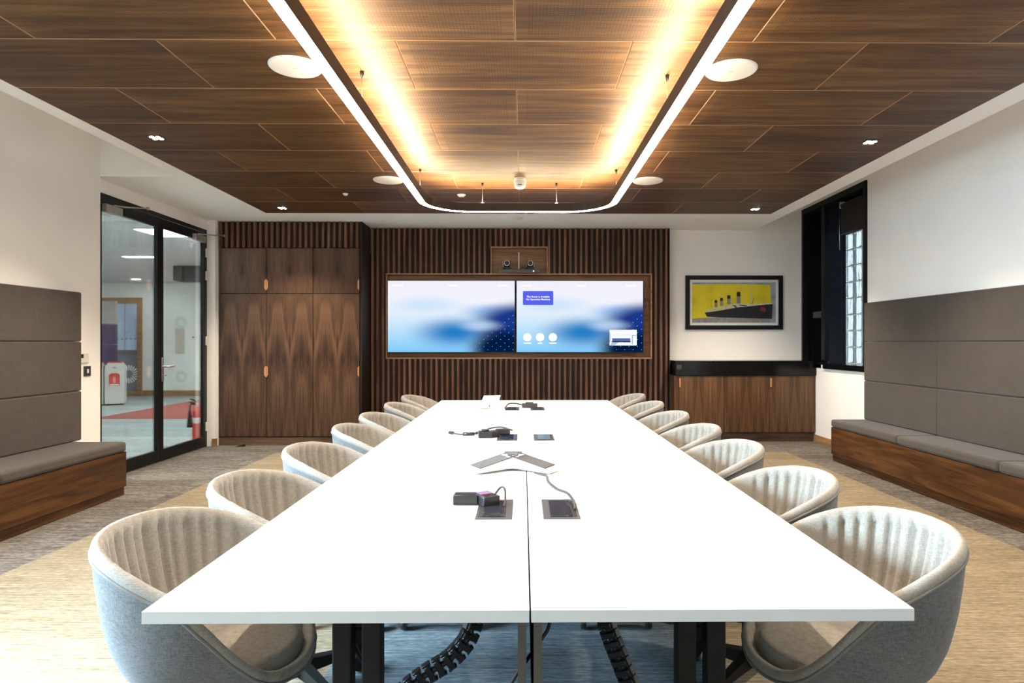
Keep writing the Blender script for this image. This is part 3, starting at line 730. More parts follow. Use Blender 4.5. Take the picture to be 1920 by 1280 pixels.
# ------------------------------------------------------------------ conference tables (3 x 2)
TZ = 0.7245
def table(cx, cy, side, where):
    t = empty('conference_table', (cx, cy, 0.0055)); tag(t, where, 'table', 'white tables pushed together')
    hx_, hy_ = 0.396, 0.80
    MB().box(-hx_, hx_, -0.8, 0.8, TZ-0.025, TZ).build('tabletop', M['table'], t)
    inner = hx_-0.015 if side < 0 else -hx_+0.015
    MB().box(inner-0.009, inner+0.009, -0.74, 0.74, 0.28, TZ-0.026).build('modesty_panel', M['panel_grey'], t)
    for sy in (-1, 1):
        yy = -0.62 if sy < 0 else 0.73
        MB().rbox(-0.13, 0.13, yy-0.03, yy+0.03, TZ-0.060, TZ-0.026, 0.004).build('top_bracket', M['black_metal'], t)
        for sx_ in (-1, 1):
            MB().rbox(sx_*0.034-0.022, sx_*0.034+0.022, yy-0.022, yy+0.022, 0.085, TZ-0.058, 0.004).build('leg', M['black_metal'], t)
            MB().cyl((sx_*0.125, yy-0.033, TZ-0.037), 0.009, 0.004, 12, 'y').build('screw_cap', M['white_plastic'], t)
        ft = MB().rbox(-0.17, 0.17, yy-0.025, yy+0.025, 0.062, 0.09, 0.006).build('foot', M['black_metal'], t)
        for sx_ in (-1, 1):
            MB().cyl((sx_*0.145-0.012, yy, 0.030), 0.026, 0.024, 20, 'x').rbox(sx_*0.145-0.018, sx_*0.145+0.018, yy-0.018, yy+0.018, 0.048, 0.064, 0.003).build('castor', M['plastic_black'], ft)
    MB().rbox(-0.03, 0.03, -0.60, 0.60, 0.56, 0.60, 0.006).build('crossbeam', M['black_metal'], t)
    MB().tube([(side*0.10, -0.50, 0.67), (0.0, -0.56, 0.52)], 0.010).build('brace', M['black_metal'], t)
    MB().tube([(side*0.15, -0.48, 0.67), (-side*0.02, -0.56, 0.47)], 0.009).build('brace', M['black_metal'], t)
    # flush power module with a sliding lid
    mx = (hx_-0.105) if side < 0 else (-hx_+0.105)
    pm = MB().box(mx-0.058, mx+0.058, -0.125, 0.125, TZ-0.02, TZ+0.0015).build('power_module', M['module'], t)
    sl_ = -1 if side < 0 else 1
    MB().rbox(mx-0.036*1-(0.004 if sl_ < 0 else -0.004)*0, mx+0.036, -0.10, 0.10, TZ+0.001, TZ+0.0045, 0.001, 1).build('lid', M['gloss_dark'], pm)
    MB().box(mx+sl_*0.044-0.006, mx+sl_*0.044+0.006, -0.10, 0.10, TZ+0.001, TZ+0.0022).build('cable_slot', M['dark_void'], pm)
    return t
rows = ('nearest the viewpoint', 'in the middle of its row', 'farthest, in front of the screens')
for r_ in range(3):
    cy = 1.315+0.80+1.60*r_
    table(-0.3835 if r_ == 0 else -0.3822, cy, -1, 'white table on the left half of the conference row, '+rows[r_])
    table(0.4125 if r_ == 0 else 0.4103, cy, 1, 'white table on the right half of the conference row, '+rows[r_])

# ------------------------------------------------------------------ tub chairs
def chair_meshes():
    N = 288
    S_T = [(0.36, 0.0), (0.372, 0.42), (0.39, 0.58), (0.42, 0.71), (0.46, 0.805), (0.52, 0.885), (0.60, 0.945), (0.68, 0.980), (0.75, 1.0)]
    def plan(ph):
        c_, s_ = math.cos(ph), math.sin(ph); a = 0.295 if c_ < 0 else 0.345; n_ = 2.15
        return (abs(c_/a)**n_+abs(s_/0.290)**n_)**(-1/n_)
    ZR = [(-0.30, 0.795), (-0.25, 0.786), (-0.15, 0.760), (-0.08, 0.734), (0.0, 0.698), (0.05, 0.660), (0.10, 0.606), (0.15, 0.548), (0.20, 0.498), (0.25, 0.462), (0.30, 0.443), (0.34, 0.436)]
    def zr(ph):
        x_ = plan(ph)*math.cos(ph)
        return interp(x_, ZR)
    cre = [(-68, 2.2, .5), (-58, 2.0, .8), (-49, 1.6, .7), (-40, 2.4, 1.), (-31, 1.6, .7), (-24, 2.0, 1.), (-13, 2.4, 1.1), (-5, 1.6, .6), (3, 2.2, 1.), (13, 2.6, 1.1), (22, 1.7, .6), (29, 2.0, .9), (39, 2.4, 1.), (48, 1.8, .7), (57, 2.2, .9), (67, 2.0, .5)]
    def crease(ph):
        d = math.degrees(ph)-180
        d = (d+180) % 360-180
        g = 0
        for c_, w_, k_ in cre:
            u = (d-c_)/(w_*(0.55 if d > c_ else 1.1))
            g += k_*math.exp(-u*u*0.8)
        return g
    outer, lin, pip = MB(), MB(), []
    KO, KL = 14, 26
    rows_o, rows_l = [], []
    for k in range(KO+1):
        ring = []
        for i in range(N):
            ph = 2*PI*i/N; R = plan(ph); zt = zr(ph)-0.028; f_ = k/KO
            z = zt+(0.362-zt)*(1-(1-f_)**1.35)
            ring.append((R*interp(z, S_T)*math.cos(ph), R*interp(z, S_T)*math.sin(ph), z))
        rows_o.append(ring)
    roll = [(0.0, -0.028), (0.002, -0.023), (0.002, -0.015), (-0.001, -0.007), (-0.006, -0.0015), (-0.012, 0.0), (-0.019, -0.003), (-0.026, -0.011), (-0.031, -0.026)]
    for k in range(len(roll)+KL):
        ring = []
        for i in range(N):
            ph = 2*PI*i/N; R = plan(ph); top = zr(ph); c_, s_ = math.cos(ph), math.sin(ph)
            if k < len(roll):
                dr, dz = roll[k]; z = top+dz; r = R*interp(top-0.028, S_T)*1.0+dr
                if k >= 5:
                    kf = (k-4)/5; r += 0.006*crease(ph)*kf*sstep((top-0.58)/0.12)
            else:
                f_ = (k-len(roll)+1)/KL
                z_in = top-0.026; r0 = R*interp(top-0.028, S_T)-0.031
                if f_ < 0.62:                     # inner back, from rim to seat
                    g = f_/0.62; seat = 0.462
                    z = z_in+(seat-z_in)*(g**0.95)
                    rw = R*interp(max(z, 0.46), S_T)-0.066
                    r = r0+(rw*0.90-r0)*g if top < 0.55 else r0+(rw-0.015-r0)*g
                    fade = sstep((z-0.47)/0.06)
                    r += 0.021*crease(ph)*fade*sstep((top-0.58)/0.12)
                else:                             # seat
                    g = (f_-0.62)/0.38
                    rw = (R*interp(0.46, S_T)-0.081)
                    if top < 0.55: rw = (R*interp(0.46, S_T)-0.066)*0.90
                    r = rw*(1-g)
                    z = 0.462+0.018*math.sin(min(1, g*1.6)*PI/2)-0.0
            ring.append((r*c_, r*s_, z))
        rows_l.append(ring)
    for rows_, mb in ((rows_o, outer), (rows_l, lin)):
        vs = [p for ring in rows_ for p in ring]; n_ = len(rows_)
        mb.add(vs, [(k*N+i, k*N+(i+1) % N, (k+1)*N+(i+1) % N, (k+1)*N+i) for k in range(n_-1) for i in range(N)], True)
    for i in range(N):
        ph = 2*PI*i/N; R = plan(ph)*interp(zr(ph)-0.028, S_T)+0.0015; pip.append((R*math.cos(ph), R*math.sin(ph), zr(ph)-0.029))
    return outer, lin, MB().tube(pip, 0.0042, 8, True)
mo, ml, mp = chair_meshes()
CH = empty('tub_chair', (0, 0, 0))
mo.build('shell', M['shell_fab'], CH); ml.build('lining', M['chair_fab'], CH); mp.build('piping', M['piping'], CH)
MB().cyl((0, 0, 0.10), 0.028, 0.22, 20).cyl((0, 0, 0.30), 0.09, 0.064, 20, r2=0.11).build('column', M['black_metal'], CH)
lg = MB(); lg.add([(0.02, -0.020, 0.075), (0.02, 0.020, 0.075), (0.02, 0.020, 0.125), (0.02, -0.020, 0.125), (0.25, -0.012, 0.068), (0.25, 0.012, 0.068), (0.25, 0.012, 0.088), (0.25, -0.012, 0.088)], [(0, 1, 2, 3), (4, 7, 6, 5), (0, 4, 5, 1), (1, 5, 6, 2), (2, 6, 7, 3), (3, 7, 4, 0)])
lgm = lg.mesh('leg', M['black_metal'])
csm = MB().cyl((-0.004, -0.019, 0.030), 0.026, 0.015, 20, 'y').cyl((-0.004, 0.004, 0.030), 0.026, 0.015, 20, 'y').rbox(-0.014, 0.014, -0.018, 0.018, 0.045, 0.072, 0.004).mesh('castor', M['plastic_black'])
for k in range(4):
    l_ = inst('leg', lgm, CH, (0, 0, 0), PI/4+k*PI/2); inst('castor', csm, l_, (0.235, 0, 0.0), 0.6*k)
ordn = ['nearest the viewpoint', 'second from the viewpoint', 'third from the viewpoint', 'fourth from the viewpoint', 'fifth from the viewpoint', 'second from the screens', 'nearest the screens']
LY = [1.745, 2.33, 3.01, 3.76, 4.37, 5.14, 5.85]; LX = [-0.81]*7
RY = [1.735, 2.38, 3.08, 3.73, 4.44, 5.22, 6.0]; RX = [0.845]*7
RZ = [0.03, -0.02, 0.02, -0.03, 0.02, -0.02, 0.03]
first = True
for side, Ys, Xs, nm_ in ((-1, LY, LX, 'left'), (1, RY, RX, 'right')):
    for k in range(7):
        o = CH if first else copy_tree(CH); first = False
        o.location = (Xs[k], Ys[k], 0.0055); o.rotation_euler = (0, 0, (0 if side < 0 else PI)+RZ[k]*side)
        tag(o, 'beige pleated tub chair on the %s side of the table, %s' % (nm_, ordn[k]), 'chair', 'tub chairs along the conference table')

# ------------------------------------------------------------------ things on the table
T0 = 0.731
# three armed conference phone
CP = empty('conference_phone', (-0.045, 2.80, T0)); tag(CP, 'white three-armed conference phone with grey speaker grilles on the table', 'conference phone')
white = MB(); grille = MB(); cap = MB()
def arm(ang, mbw, mbg, mbc):
    L_, w_ = 0.205, 0.049
    ca, sa = math.cos(ang), math.sin(ang)
    def T(u, v_, z): return (u*ca-v_*sa, u*sa+v_*ca, z)
    # wedge: tall at the centre, thin at the tip
    vs = [T(0, -w_, 0.012), T(0, w_, 0.012), T(L_, w_, 0.004), T(L_, -w_, 0.004), T(0, -w_, 0.062), T(0, w_, 0.062), T(L_, w_, 0.018), T(L_, -w_, 0.018)]
    mbw.add(vs, [(0, 1, 2, 3), (4, 7, 6, 5), (0, 3, 7, 4), (1, 5, 6, 2), (2, 6, 7, 3), (0, 4, 5, 1)])
    def top(u): return 0.062-0.044*u/L_
    a, b_ = 0.0, L_-0.022; w2 = w_-0.002
    vs = [T(a, -w2, top(a)), T(a, w2, top(a)), T(b_, w2, top(b_)), T(b_, -w2, top(b_)), T(a, -w2, top(a)+0.0035), T(a, w2, top(a)+0.0035), T(b_, w2, top(b_)+0.003), T(b_, -w2, top(b_)+0.003)]
    mbg.add(vs, [(0, 1, 2, 3), (4, 7, 6, 5), (0, 3, 7, 4), (1, 5, 6, 2), (2, 6, 7, 3), (0, 4, 5, 1)])
    mbc.add([T(L_-0.02, -w2, top(L_-0.02)+0.0012), T(L_-0.02, w2, top(L_-0.02)+0.0012), T(L_-0.001, w2, top(L_)+0.0012), T(L_-0.001, -w2, top(L_)+0.0012)], [(0, 3, 2, 1)])
gr_m = fabric('phone_grille', (0.060, 0.050, 0.042), (0.13, 0.11, 0.095), sc=1.2)
for a in (PI/2, PI/2+2*PI/3, PI/2+4*PI/3):
    grille = MB(); cap = MB(); arm(a, white, grille, cap)
    grille.build('speaker_grille', gr_m, CP); cap.build('arm_tip', M['ivory'], CP)
white.cyl((0, 0, 0.004), 0.045, 0.058, 6)
white.build('phone_body', M['white_plastic'], CP)
MB().cyl((0, 0, 0.060), 0.030, 0.0055, 6).build('centre_grille', gr_m, CP)
MB().rbox(-0.040, 0.040, 0.06, 0.13, 0.040, 0.0520, 0.003).build('display', M['plastic_black'], CP)
for (dx, dy) in ((0.145, -0.085), (-0.145, -0.085), (0.0, 0.17)):
    MB().cyl((dx, dy, 0.0), 0.012, 0.008, 12).build('foot', M['plastic_black'], CP)
o = MB().tube(bez([(0.048, 2.675, T0+0.006), (0.066, 2.65, T0+0.0055), (0.095, 2.61, T0+0.005), (0.098, 2.50, T0+0.006), (0.125, 2.37, T0+0.007), (0.157, 2.24, T0+0.02), (0.172, 2.13, T0+0.012), (0.168, 2.08, T0+0.006)]), 0.0048).build('phone_cable', M['cable']); tag(o, 'dark cable from the conference phone into the right table slot', 'cable')
# near-left adapters
def adapter(name, label, x, y, rz, sx, sy, sz, extra=None):
    a = empty(name, (x, y, T0), rz); tag(a, label, 'adapter')
    MB().rbox(-sx/2, sx/2, -sy/2, sy/2, 0, sz, 0.004).build('housing', M['plastic_black'], a)
    MB().rbox(-sx/2+0.006, sx/2-0.006, -sy/2+0.006, sy/2-0.006, sz-0.0005, sz+0.001, 0.0004, 1).build('top_plate', M['gloss_dark'], a)
    return a
adapter('display_adapter', 'flat black adapter box lying left of the near power module', -0.195, 2.185, 0.0, 0.085, 0.05, 0.034)
a = adapter('charger_block', 'black block adapter angled beside the near left power module', -0.126, 2.180, 0.55, 0.062, 0.085, 0.034)
st_ = MB().box(-0.024, 0.020, 0.0, 0.030, 0.0352, 0.0357).build('sticker', plain('sticker_violet', (0.12, 0.11, 0.30), 0.3), a)
MB().tube([(-0.025, -0.004, 0.0355), (0.02, -0.004, 0.0355), (-0.022, 0.012, 0.0358)], 0.0012, 6).build('red_trim', plain('trim_red', (0.5, 0.06, 0.10), 0.4), a)
o = MB().tube(bez([(-0.098, 2.205, T0+0.026), (-0.078, 2.215, T0+0.048), (-0.064, 2.20, T0+0.046), (-0.0985+0.038, 2.17, T0+0.02), (-0.132+0.068, 2.13, T0+0.003)]), 0.0038).build('adapter_cable', M['cable']); tag(o, 'thin cable bending from the black adapters into the near left slot', 'cable')
# middle row: plug, cable, connector
a = empty('power_plug', (-0.205, 3.72, T0), 0.15); tag(a, 'black angular power plug beside the middle left power module', 'plug')
MB().prism([(-0.055, -0.030), (0.02, -0.038), (0.065, -0.010), (0.065, 0.03), (-0.055, 0.03)], 0.0, 0.036).build('plug_body', M['plastic_black'], a)
MB().cyl((-0.015, 0.0, 0.036), 0.022, 0.010, 16).build('strain_relief', M['plastic_black'], a)
MB().rbox(0.045, 0.13, -0.01, 0.03, 0.012, 0.046, 0.006).build('connector', M['plastic_black'], a)
o = empty('patch_lead', (-0.30, 3.80, T0+0.003)); tag(o, 'loose black lead with inline plugs lying left of the middle modules', 'cable')
MB().tube(bez([(-0.130, 0.02, 0.008), (-0.08, -0.02, 0.006), (-0.02, -0.03, 0.008), (0.04, -0.01, 0.012), (0.10, 0.02, 0.034), (0.17, 0.02, 0.042), (0.235, -0.03, 0.030)]), 0.0045).build('lead', M['cable'], o)
MB().tube([(-0.142, 0.03, 0.009), (-0.115, 0.012, 0.008)], 0.009).build('plug', M['plastic_black'], o)
MB().tube([(-0.055, -0.028, 0.008), (0.0, -0.026, 0.009), (0.012, -0.022, 0.010)], 0.010).build('plug', M['plastic_black'], o)
MB().tube([(0.018, -0.02, 0.011), (0.065, 0.0, 0.016)], 0.008).build('plug', M['plastic_black'], o)
# far row: adapter with cable and white folded card
a = empty('video_dongle', (0.055, 5.40, T0)); tag(a, 'black dongle with cable lying by the far right power module', 'adapter')
MB().rbox(-0.065, 0.065, -0.022, 0.022, 0.0, 0.036, 0.004).rbox(-0.035, 0.03, -0.018, 0.018, 0.030, 0.046, 0.003).build('dongle_body', M['cable'], a)
MB().tube(bez([(-0.062, 0, 0.024), (-0.12, 0.0, 0.036), (-0.17, 0.0, 0.034), (-0.195, -0.03, 0.018), (-0.205, -0.09, 0.006)]), 0.005).build('dongle_cable', M['cable'], a)
CDM = plain('card_white', (0.86, 0.80, 0.70), 0.6, var=0.02)
a = empty('folded_card', (-0.285, 5.42, T0)); tag(a, 'white folded notice card standing open on the far table', 'card')
MB().add([(-0.092, 0.0, 0.0), (0.062, 0.0, 0.0), (0.092, 0.075, 0.098), (-0.052, 0.075, 0.094), (-0.092, 0.002, 0.0), (0.062, 0.002, 0.0), (0.092, 0.077, 0.098), (-0.052, 0.077, 0.094)], [(0, 1, 2, 3), (7, 6, 5, 4), (0, 4, 5, 1), (1, 5, 6, 2), (2, 6, 7, 3), (3, 7, 4, 0)]).build('back_leaf', CDM, a)
MB().add([(-0.092, 0.0, 0.0), (0.062, 0.0, 0.0), (0.085, -0.10, 0.002), (-0.10, -0.09, 0.006), (-0.092, 0.0, 0.002), (0.062, 0.0, 0.002), (0.085, -0.10, 0.004), (-0.10, -0.09, 0.008)], [(3, 2, 1, 0), (4, 5, 6, 7), (0, 1, 5, 4), (1, 2, 6, 5), (2, 3, 7, 6), (3, 0, 4, 7)]).build('front_leaf', CDM, a)
MB().box(-0.005, 0.003, -0.002, -0.001, 0.003, 0.022).build('printed_mark', M['cable'], a)

# ------------------------------------------------------------------ cable spines and cable under the near tables
def spine(pts, label, n):
    r = empty('cable_spine', pts[-1]); tag(r, label, 'cable spine')
    P = bez(pts, 30); base = Vector(pts[-1]); d = [0]
    for a_, b_ in zip(P, P[1:]): d.append(d[-1]+(b_-a_).length)
    MB().tube([p-base for p in P[::4]]+[P[-1]-base], 0.010, 8).build('core_cable', M['cable'], r)
    mv = MB().rbox(-0.026, 0.026, -0.020, 0.020, -0.0095, 0.0095, 0.003, 1).rbox(-0.031, -0.024, -0.012, 0.012, -0.014, 0.014, 0.002, 1).rbox(0.024, 0.031, -0.012, 0.012, -0.014, 0.014, 0.002, 1).mesh('vertebra', M['plastic_black'])
    k = 0
    for i in range(n):
        s_ = d[-1]*(i+0.5)/n
        while k < len(d)-2 and d[k+1] < s_: k += 1
        t_ = (P[k+1]-P[k]).normalized(); p = P[k].lerp(P[k+1], (s_-d[k])/max(1e-6, d[k+1]-d[k]))
        o = inst('vertebra', mv, r, p-base); o.rotation_mode = 'QUATERNION'
        o.rotation_quaternion = t_.to_track_quat('Z', 'X')
spine([(-0.115, 2.08, 0.68), (-0.135, 2.05, 0.50), (-0.165, 2.02, 0.37), (-0.22, 2.00, 0.300), (-0.30, 1.98, 0.255), (-0.37, 1.96, 0.205), (-0.42, 1.95, 0.12), (-0.43, 1.95, 0.02)], 'black jointed cable spine curving under the left near table', 25)
spine([(0.225, 2.08, 0.68), (0.245, 2.06, 0.50), (0.268, 2.03, 0.38), (0.310, 2.00, 0.27), (0.355, 1.97, 0.15), (0.375, 1.96, 0.02)], 'black jointed cable spine hanging under the right near table', 24)
o = MB().tube(bez([(0.085, 2.06, 0.68), (0.085, 1.98, 0.44), (0.055, 1.94, 0.38), (0.012, 1.92, 0.33), (-0.035, 1.90, 0.27), (-0.06, 1.90, 0.20), (-0.065, 1.90, 0.02)]), 0.0055).build('floor_cable', M['cable']); tag(o, 'thin black cable drooping across the gap between the near tables', 'cable')

# ------------------------------------------------------------------ suspended light loop
PL = empty('pendant_light_loop', (-0.043, 2.5, 2.515)); tag(PL, 'long rounded bronze pendant light loop hanging above the table', 'pendant light')
LX0, LX1, LYa, LYb, LR = -0.925+0.043, 0.838+0.043, 1.15-2.5, 6.09-2.5, 0.46
def loop(off, z, n=14):
    """rounded rectangle path, inset by off from the outer edge"""
    out = []; r = LR-off
    for cx_, cy_, a0 in ((LX1-LR, LYb-LR, 0), (LX0+LR, LYb-LR, PI/2), (LX0+LR, LYa+LR, PI), (LX1-LR, LYa+LR, 1.5*PI)):
        for k in range(n+1):
            a = a0+PI/2*k/n; out.append((cx_+r*math.cos(a), cy_+r*math.sin(a), z))
    return out
def sweep(prof, name, mat, closed=True):
    rings = [loop(o_, z_) for o_, z_ in prof]; n_ = len(rings[0]); m_ = len(prof)
    vs = [p for r in rings for p in r]
    fs = [(k*n_+i, k*n_+(i+1) % n_, ((k+1) % m_)*n_+(i+1) % n_, ((k+1) % m_)*n_+i) for k in range(m_ if closed else m_-1) for i in range(n_)]
    return MB().add(vs, fs).build(name, mat, PL)
sweep([(0.0, 0.0), (0.003, 0.0), (0.003, 0.006), (0.061, 0.006), (0.061, 0.0), (0.064, 0.0), (0.064, 0.078), (0.060, 0.078), (0.058, 0.070), (0.006, 0.070), (0.003, 0.092), (0.0, 0.092)], 'housing', M['light_body'])
sweep([(0.003, 0.001), (0.061, 0.001), (0.061, 0.005), (0.003, 0.005)], 'lower_diffuser', M['led_down'])
sweep([(0.056, 0.072), (0.012, 0.072), (0.012, 0.079), (0.056, 0.079)], 'upper_led_strip', M['led_up'])
for (px, py) in ((-0.897, 3.57), (-0.897, 5.58), (0.812, 3.60), (0.812, 5.58), (-0.385, 6.055), (0.315, 6.055), (-0.897, 1.75), (0.812, 1.75), (-0.385, 1.185), (0.315, 1.185)):
    w_ = empty('suspension'); w_.parent = PL; w_.location = (px+0.043, py-2.5, 0.09)
    hgt = S-0.003-2.515-0.09
    MB().cyl((0, 0, 0), 0.0014, hgt, 6).build('wire', M['steel'], w_)
    MB().cyl((0, 0, hgt-0.035), 0.006, 0.034, 12, r2=0.012).build('ceiling_grip', M['plastic_black'], w_)
    MB().cyl((0, 0, -0.008), 0.014, 0.006, 12).cyl((0, 0, -0.004), 0.004, 0.018, 8).build('fixing', M['steel'], w_)

# ------------------------------------------------------------------ ceiling devices
for (x, y, lab) in ((-1.245, 3.51, 'white round ceiling speaker left of the light loop, nearer the viewpoint'), (1.15, 3.53, 'white round ceiling speaker right of the light loop, nearer the viewpoint'),
                    (-1.25, 5.95, 'white round ceiling speaker left of the light loop, nearer the screens'), (1.16, 5.95, 'white round ceiling speaker right of the light loop, nearer the screens')):
    sp = empty('ceiling_speaker', (x, y, S-0.0022)); tag(sp, lab, 'ceiling speaker', 'round ceiling speakers')
    MB().lathe((0, 0, 0), [(0.0, -0.010), (0.128, -0.010), (0.136, -0.009), (0.140, -0.005), (0.141, 0.0)], 48).build('grille', M['white_plastic'], sp)
    MB().rbox(-0.012, 0.012, -0.004, 0.004, -0.0108, -0.0098, 0.0004, 1).build('badge', M['steel'], sp)
def sensor(x, y, z, r, d, lab, name, cat):
    s_ = empty(name, (x, y, z)); tag(s_, lab, cat)
    MB().lathe((0, 0, 0), [(0, -d), (r*0.6, -d), (r*0.72, -d*0.8), (r*0.75, -d*0.35), (r, -d*0.3), (r, 0)], 28).build('housing', M['white_plastic'], s_)
    MB().lathe((0, 0, 0), [(0, -d*1.05), (r*0.4, -d*1.02), (r*0.45, -d*0.95)], 20).build('cover', M['ivory'], s_)
sd = empty('smoke_detector', (-0.03, 5.88, S-0.0022)); tag(sd, 'white smoke detector with grey bands inside the light loop', 'smoke detector')
MB().lathe((0, 0, 0), [(0.052, 0.0), (0.052, -0.012), (0.056, -0.014), (0.056, -0.03), (0.054, -0.032)], 32).build('base', M['white_plastic'], sd)
MB().lathe((0, 0, 0), [(0.050, -0.030), (0.050, -0.058)], 32).build('sensing_chamber', plain('detector_grey', (0.35, 0.30, 0.27), 0.6), sd)
for k in range(3): MB().lathe((0, 0, 0), [(0.047, -0.036-0.008*k), (0.054, -0.037-0.008*k), (0.054, -0.040-0.008*k), (0.047, -0.041-0.008*k)], 32).build('vent_ring', M['white_plastic'], sd)
MB().lathe((0, 0, 0), [(0.051, -0.058), (0.053, -0.066), (0.048, -0.082), (0.036, -0.092), (0.0, -0.094)], 32).build('cap', M['white_plastic'], sd)
MB().box(-0.018, 0.018, -0.056, -0.052, -0.074, -0.066).build('printed_mark', M['module'], sd)
sensor(-0.63, 6.54, S-0.0022, 0.045, 0.022, 'small white sensor disc inside the far end of the light loop', 'presence_sensor', 'sensor')
sensor(-1.80, 6.50, S-0.0022, 0.028, 0.02, 'tiny white sensor on the dark walnut ceiling, left', 'ceiling_sensor', 'sensor')
sensor(-0.06, 7.75, S-0.0002, 0.060, 0.020, 'round white sprinkler cover on the plaster ceiling strip before the slats', 'sprinkler_cover', 'sprinkler')
for (x, y, lab) in ((-2.70, 4.74, 'four-cell recessed spotlight on the left walnut ceiling, nearer the viewpoint'), (2.61, 4.79, 'four-cell recessed spotlight on the right walnut ceiling, nearer the viewpoint'),
                    (-2.70, 7.20, 'four-cell recessed spotlight on the left walnut ceiling, nearer the wardrobe'), (2.62, 7.20, 'four-cell recessed spotlight on the right walnut ceiling, nearer the picture'),
                    (-2.70, 2.30, 'four-cell recessed spotlight on the left walnut ceiling, above the viewpoint'), (2.61, 2.30, 'four-cell recessed spotlight on the right walnut ceiling, above the viewpoint')):
    sp = empty('recessed_spotlight', (x, y, S-0.0022)); tag(sp, lab, 'spotlight', 'recessed ceiling spotlights')
    MB().rbox(-0.05, 0.05, -0.05, 0.05, -0.003, 0.0, 0.001, 1).build('bezel', M['plastic_black'], sp)
    for a in (-1, 1):
        for b_ in (-1, 1): MB().cyl((a*0.022, b_*0.022, -0.0045), 0.016, 0.0015, 16).build('led_cell', M['spot_led'], sp)
    d = bpy.data.lights.new('spot_beam', 'SPOT'); d.energy = 75; d.spot_size = 1.9; d.spot_blend = 0.8; d.color = (1.0, 0.86, 0.68); d.shadow_soft_size = 0.04
    lo = bpy.data.objects.new('spot_beam', d); COL.objects.link(lo); lo.parent = sp; lo.location = (0, 0, -0.02)

# ------------------------------------------------------------------ office area seen through the glass doors
CYF = 15.5; CH_ = 2.73; CX = -4.06
struct('floor_office', MB().box(-14.5, CX+0.02, 2.0, CYF+0.1, -0.1, -0.002), M['cor_carpet'], 'pale blue grey office carpet beyond the glass doors')
# red carpet band crossing the office floor
struct('floor_red_band', MB().box(-7.25, -4.08, 10.8, 15.1, -0.001, 0.002), M['red_carpet'], 'red carpet band crossing the office floor')
OW = plain('office_wall', (0.80, 0.82, 0.79), 0.85, var=0.01)
ow = MB(); ow.box(-14.6, -10.46, CYF, CYF+0.15, 0, CH_+0.3).box(-9.16, CX, CYF, CYF+0.15, 0, CH_+0.3).box(-10.46, -9.16, CYF, CYF+0.15, 2.33, CH_+0.3)
struct('wall_office_back', ow, OW, 'pale office wall beyond the glass doors')
struct('wall_office_left', MB().box(-14.7, -14.55, 2.0, CYF, 0, CH_+0.2), OW, 'far side wall of the office')
struct('wall_office_front', MB().box(-14.6, CX, 1.9, 2.0, 0, CH_+0.2), OW, 'near side wall of the office')
struct('wall_office_right', MB().box(CX, CX+0.05, 8.7, CYF, 0, CH_+0.2), OW, 'office wall running behind the wardrobe')
oc = struct('ceiling_office', MB().box(-14.6, CX, 2.0, CYF, CH_+0.04, CH_+0.2), plain('office_void', (0.08, 0.08, 0.08), 0.9), 'office ceiling carrying the metal planks')
pk = MB().box(-0.2975, 0.2975, 2.0, CYF-0.01, 0, 0.03).mesh('ceiling_plank', plain('office_plank', (0.62, 0.64, 0.65), 0.6, var=0.01))
for k in range(17): inst('ceiling_plank', pk, oc, (-4.38-0.6*k, 0, CH_))
struct('baseboard_office', MB().box(-9.155, CX, CYF-0.02, CYF, 0, 0.13).box(-14.5, -10.65, CYF-0.02, CYF, 0, 0.13), M['oak'], 'oak baseboard along the far office wall')
# glazed office door with oak frame
D2 = empty('door_2', (-9.81, CYF, 0)); tag(D2, 'oak framed glazed door in the far office wall', kind='structure')
MB().box(-0.65, -0.53, -0.03, 0.16, 0, 2.36).box(0.53, 0.65, -0.03, 0.16, 0, 2.36).box(-0.53, 0.53, -0.03, 0.16, 2.22, 2.36).box(-0.53, 0.53, -0.02, 0.1, 0, 0.10).build('door_frame', M['oak'], D2)
MB().box(-0.53, 0.53, 0.02, 0.04, 0.10, 0.98).build('lower_pane', plain('pane_dark', (0.16, 0.20, 0.26), 0.15), D2)
MB().box(-0.53, 0.53, 0.0, 0.06, 0.98, 1.10).build('mid_rail', plain('rail_grey', (0.09, 0.09, 0.11), 0.5), D2)
up = MB().box(-0.53, 0.53, 0.02, 0.04, 1.10, 2.22).build('upper_pane', plain('pane_blue', (0.45, 0.60, 0.80), 0.15, var=0.12, scale=2), D2)
for k in range(10): MB().cyl((-0.48+0.105*k, 0.012, 1.37), 0.022, 0.006, 12, 'y').build('manifestation_dot', plain('dot_grey', (0.22, 0.26, 0.34), 0.5) if k == 0 else bpy.data.materials['dot_grey'], up)
for k in range(2): MB().box(-0.15+0.36*k, -0.14+0.36*k, 0.012, 0.018, 1.10, 2.22).build('glazing_line', bpy.data.materials['dot_grey'], up)
def starburst(name, loc, R_, mat, lab=None, n=20):
    mb = MB()
    for k in range(n):
        a = 2*PI*k/n; w_ = 2*PI/n*0.33
        q = [(R_*0.42, a-w_*0.8), (R_*0.42, a+w_*0.8), (R_*0.9, a+w_), (R_, a), (R_*0.9, a-w_)]
        vs = [(r*math.cos(t_), 0, r*math.sin(t_)) for r, t_ in q]+[(r*math.cos(t_), -0.002, r*math.sin(t_)) for r, t_ in q]
        mb.add(vs, [(0, 1, 2, 3, 4), (9, 8, 7, 6, 5)]+[(i, (i+1) % 5, 5+(i+1) % 5, 5+i) for i in range(5)])
    o_ = mb.build(name, mat, None, loc)
    if lab: tag(o_, lab, 'wall decal')
    return o_
dec = plain('decal_grey', (0.58, 0.60, 0.58), 0.7)
starburst('starburst_decal', (-8.25, CYF-0.001, 1.76), 0.155, dec, 'pale grey starburst decal above the office notice panel')
starburst('starburst_decal', (-8.23, CYF-0.001, 0.46), 0.155, dec, 'pale grey starburst decal below the office notice panel')
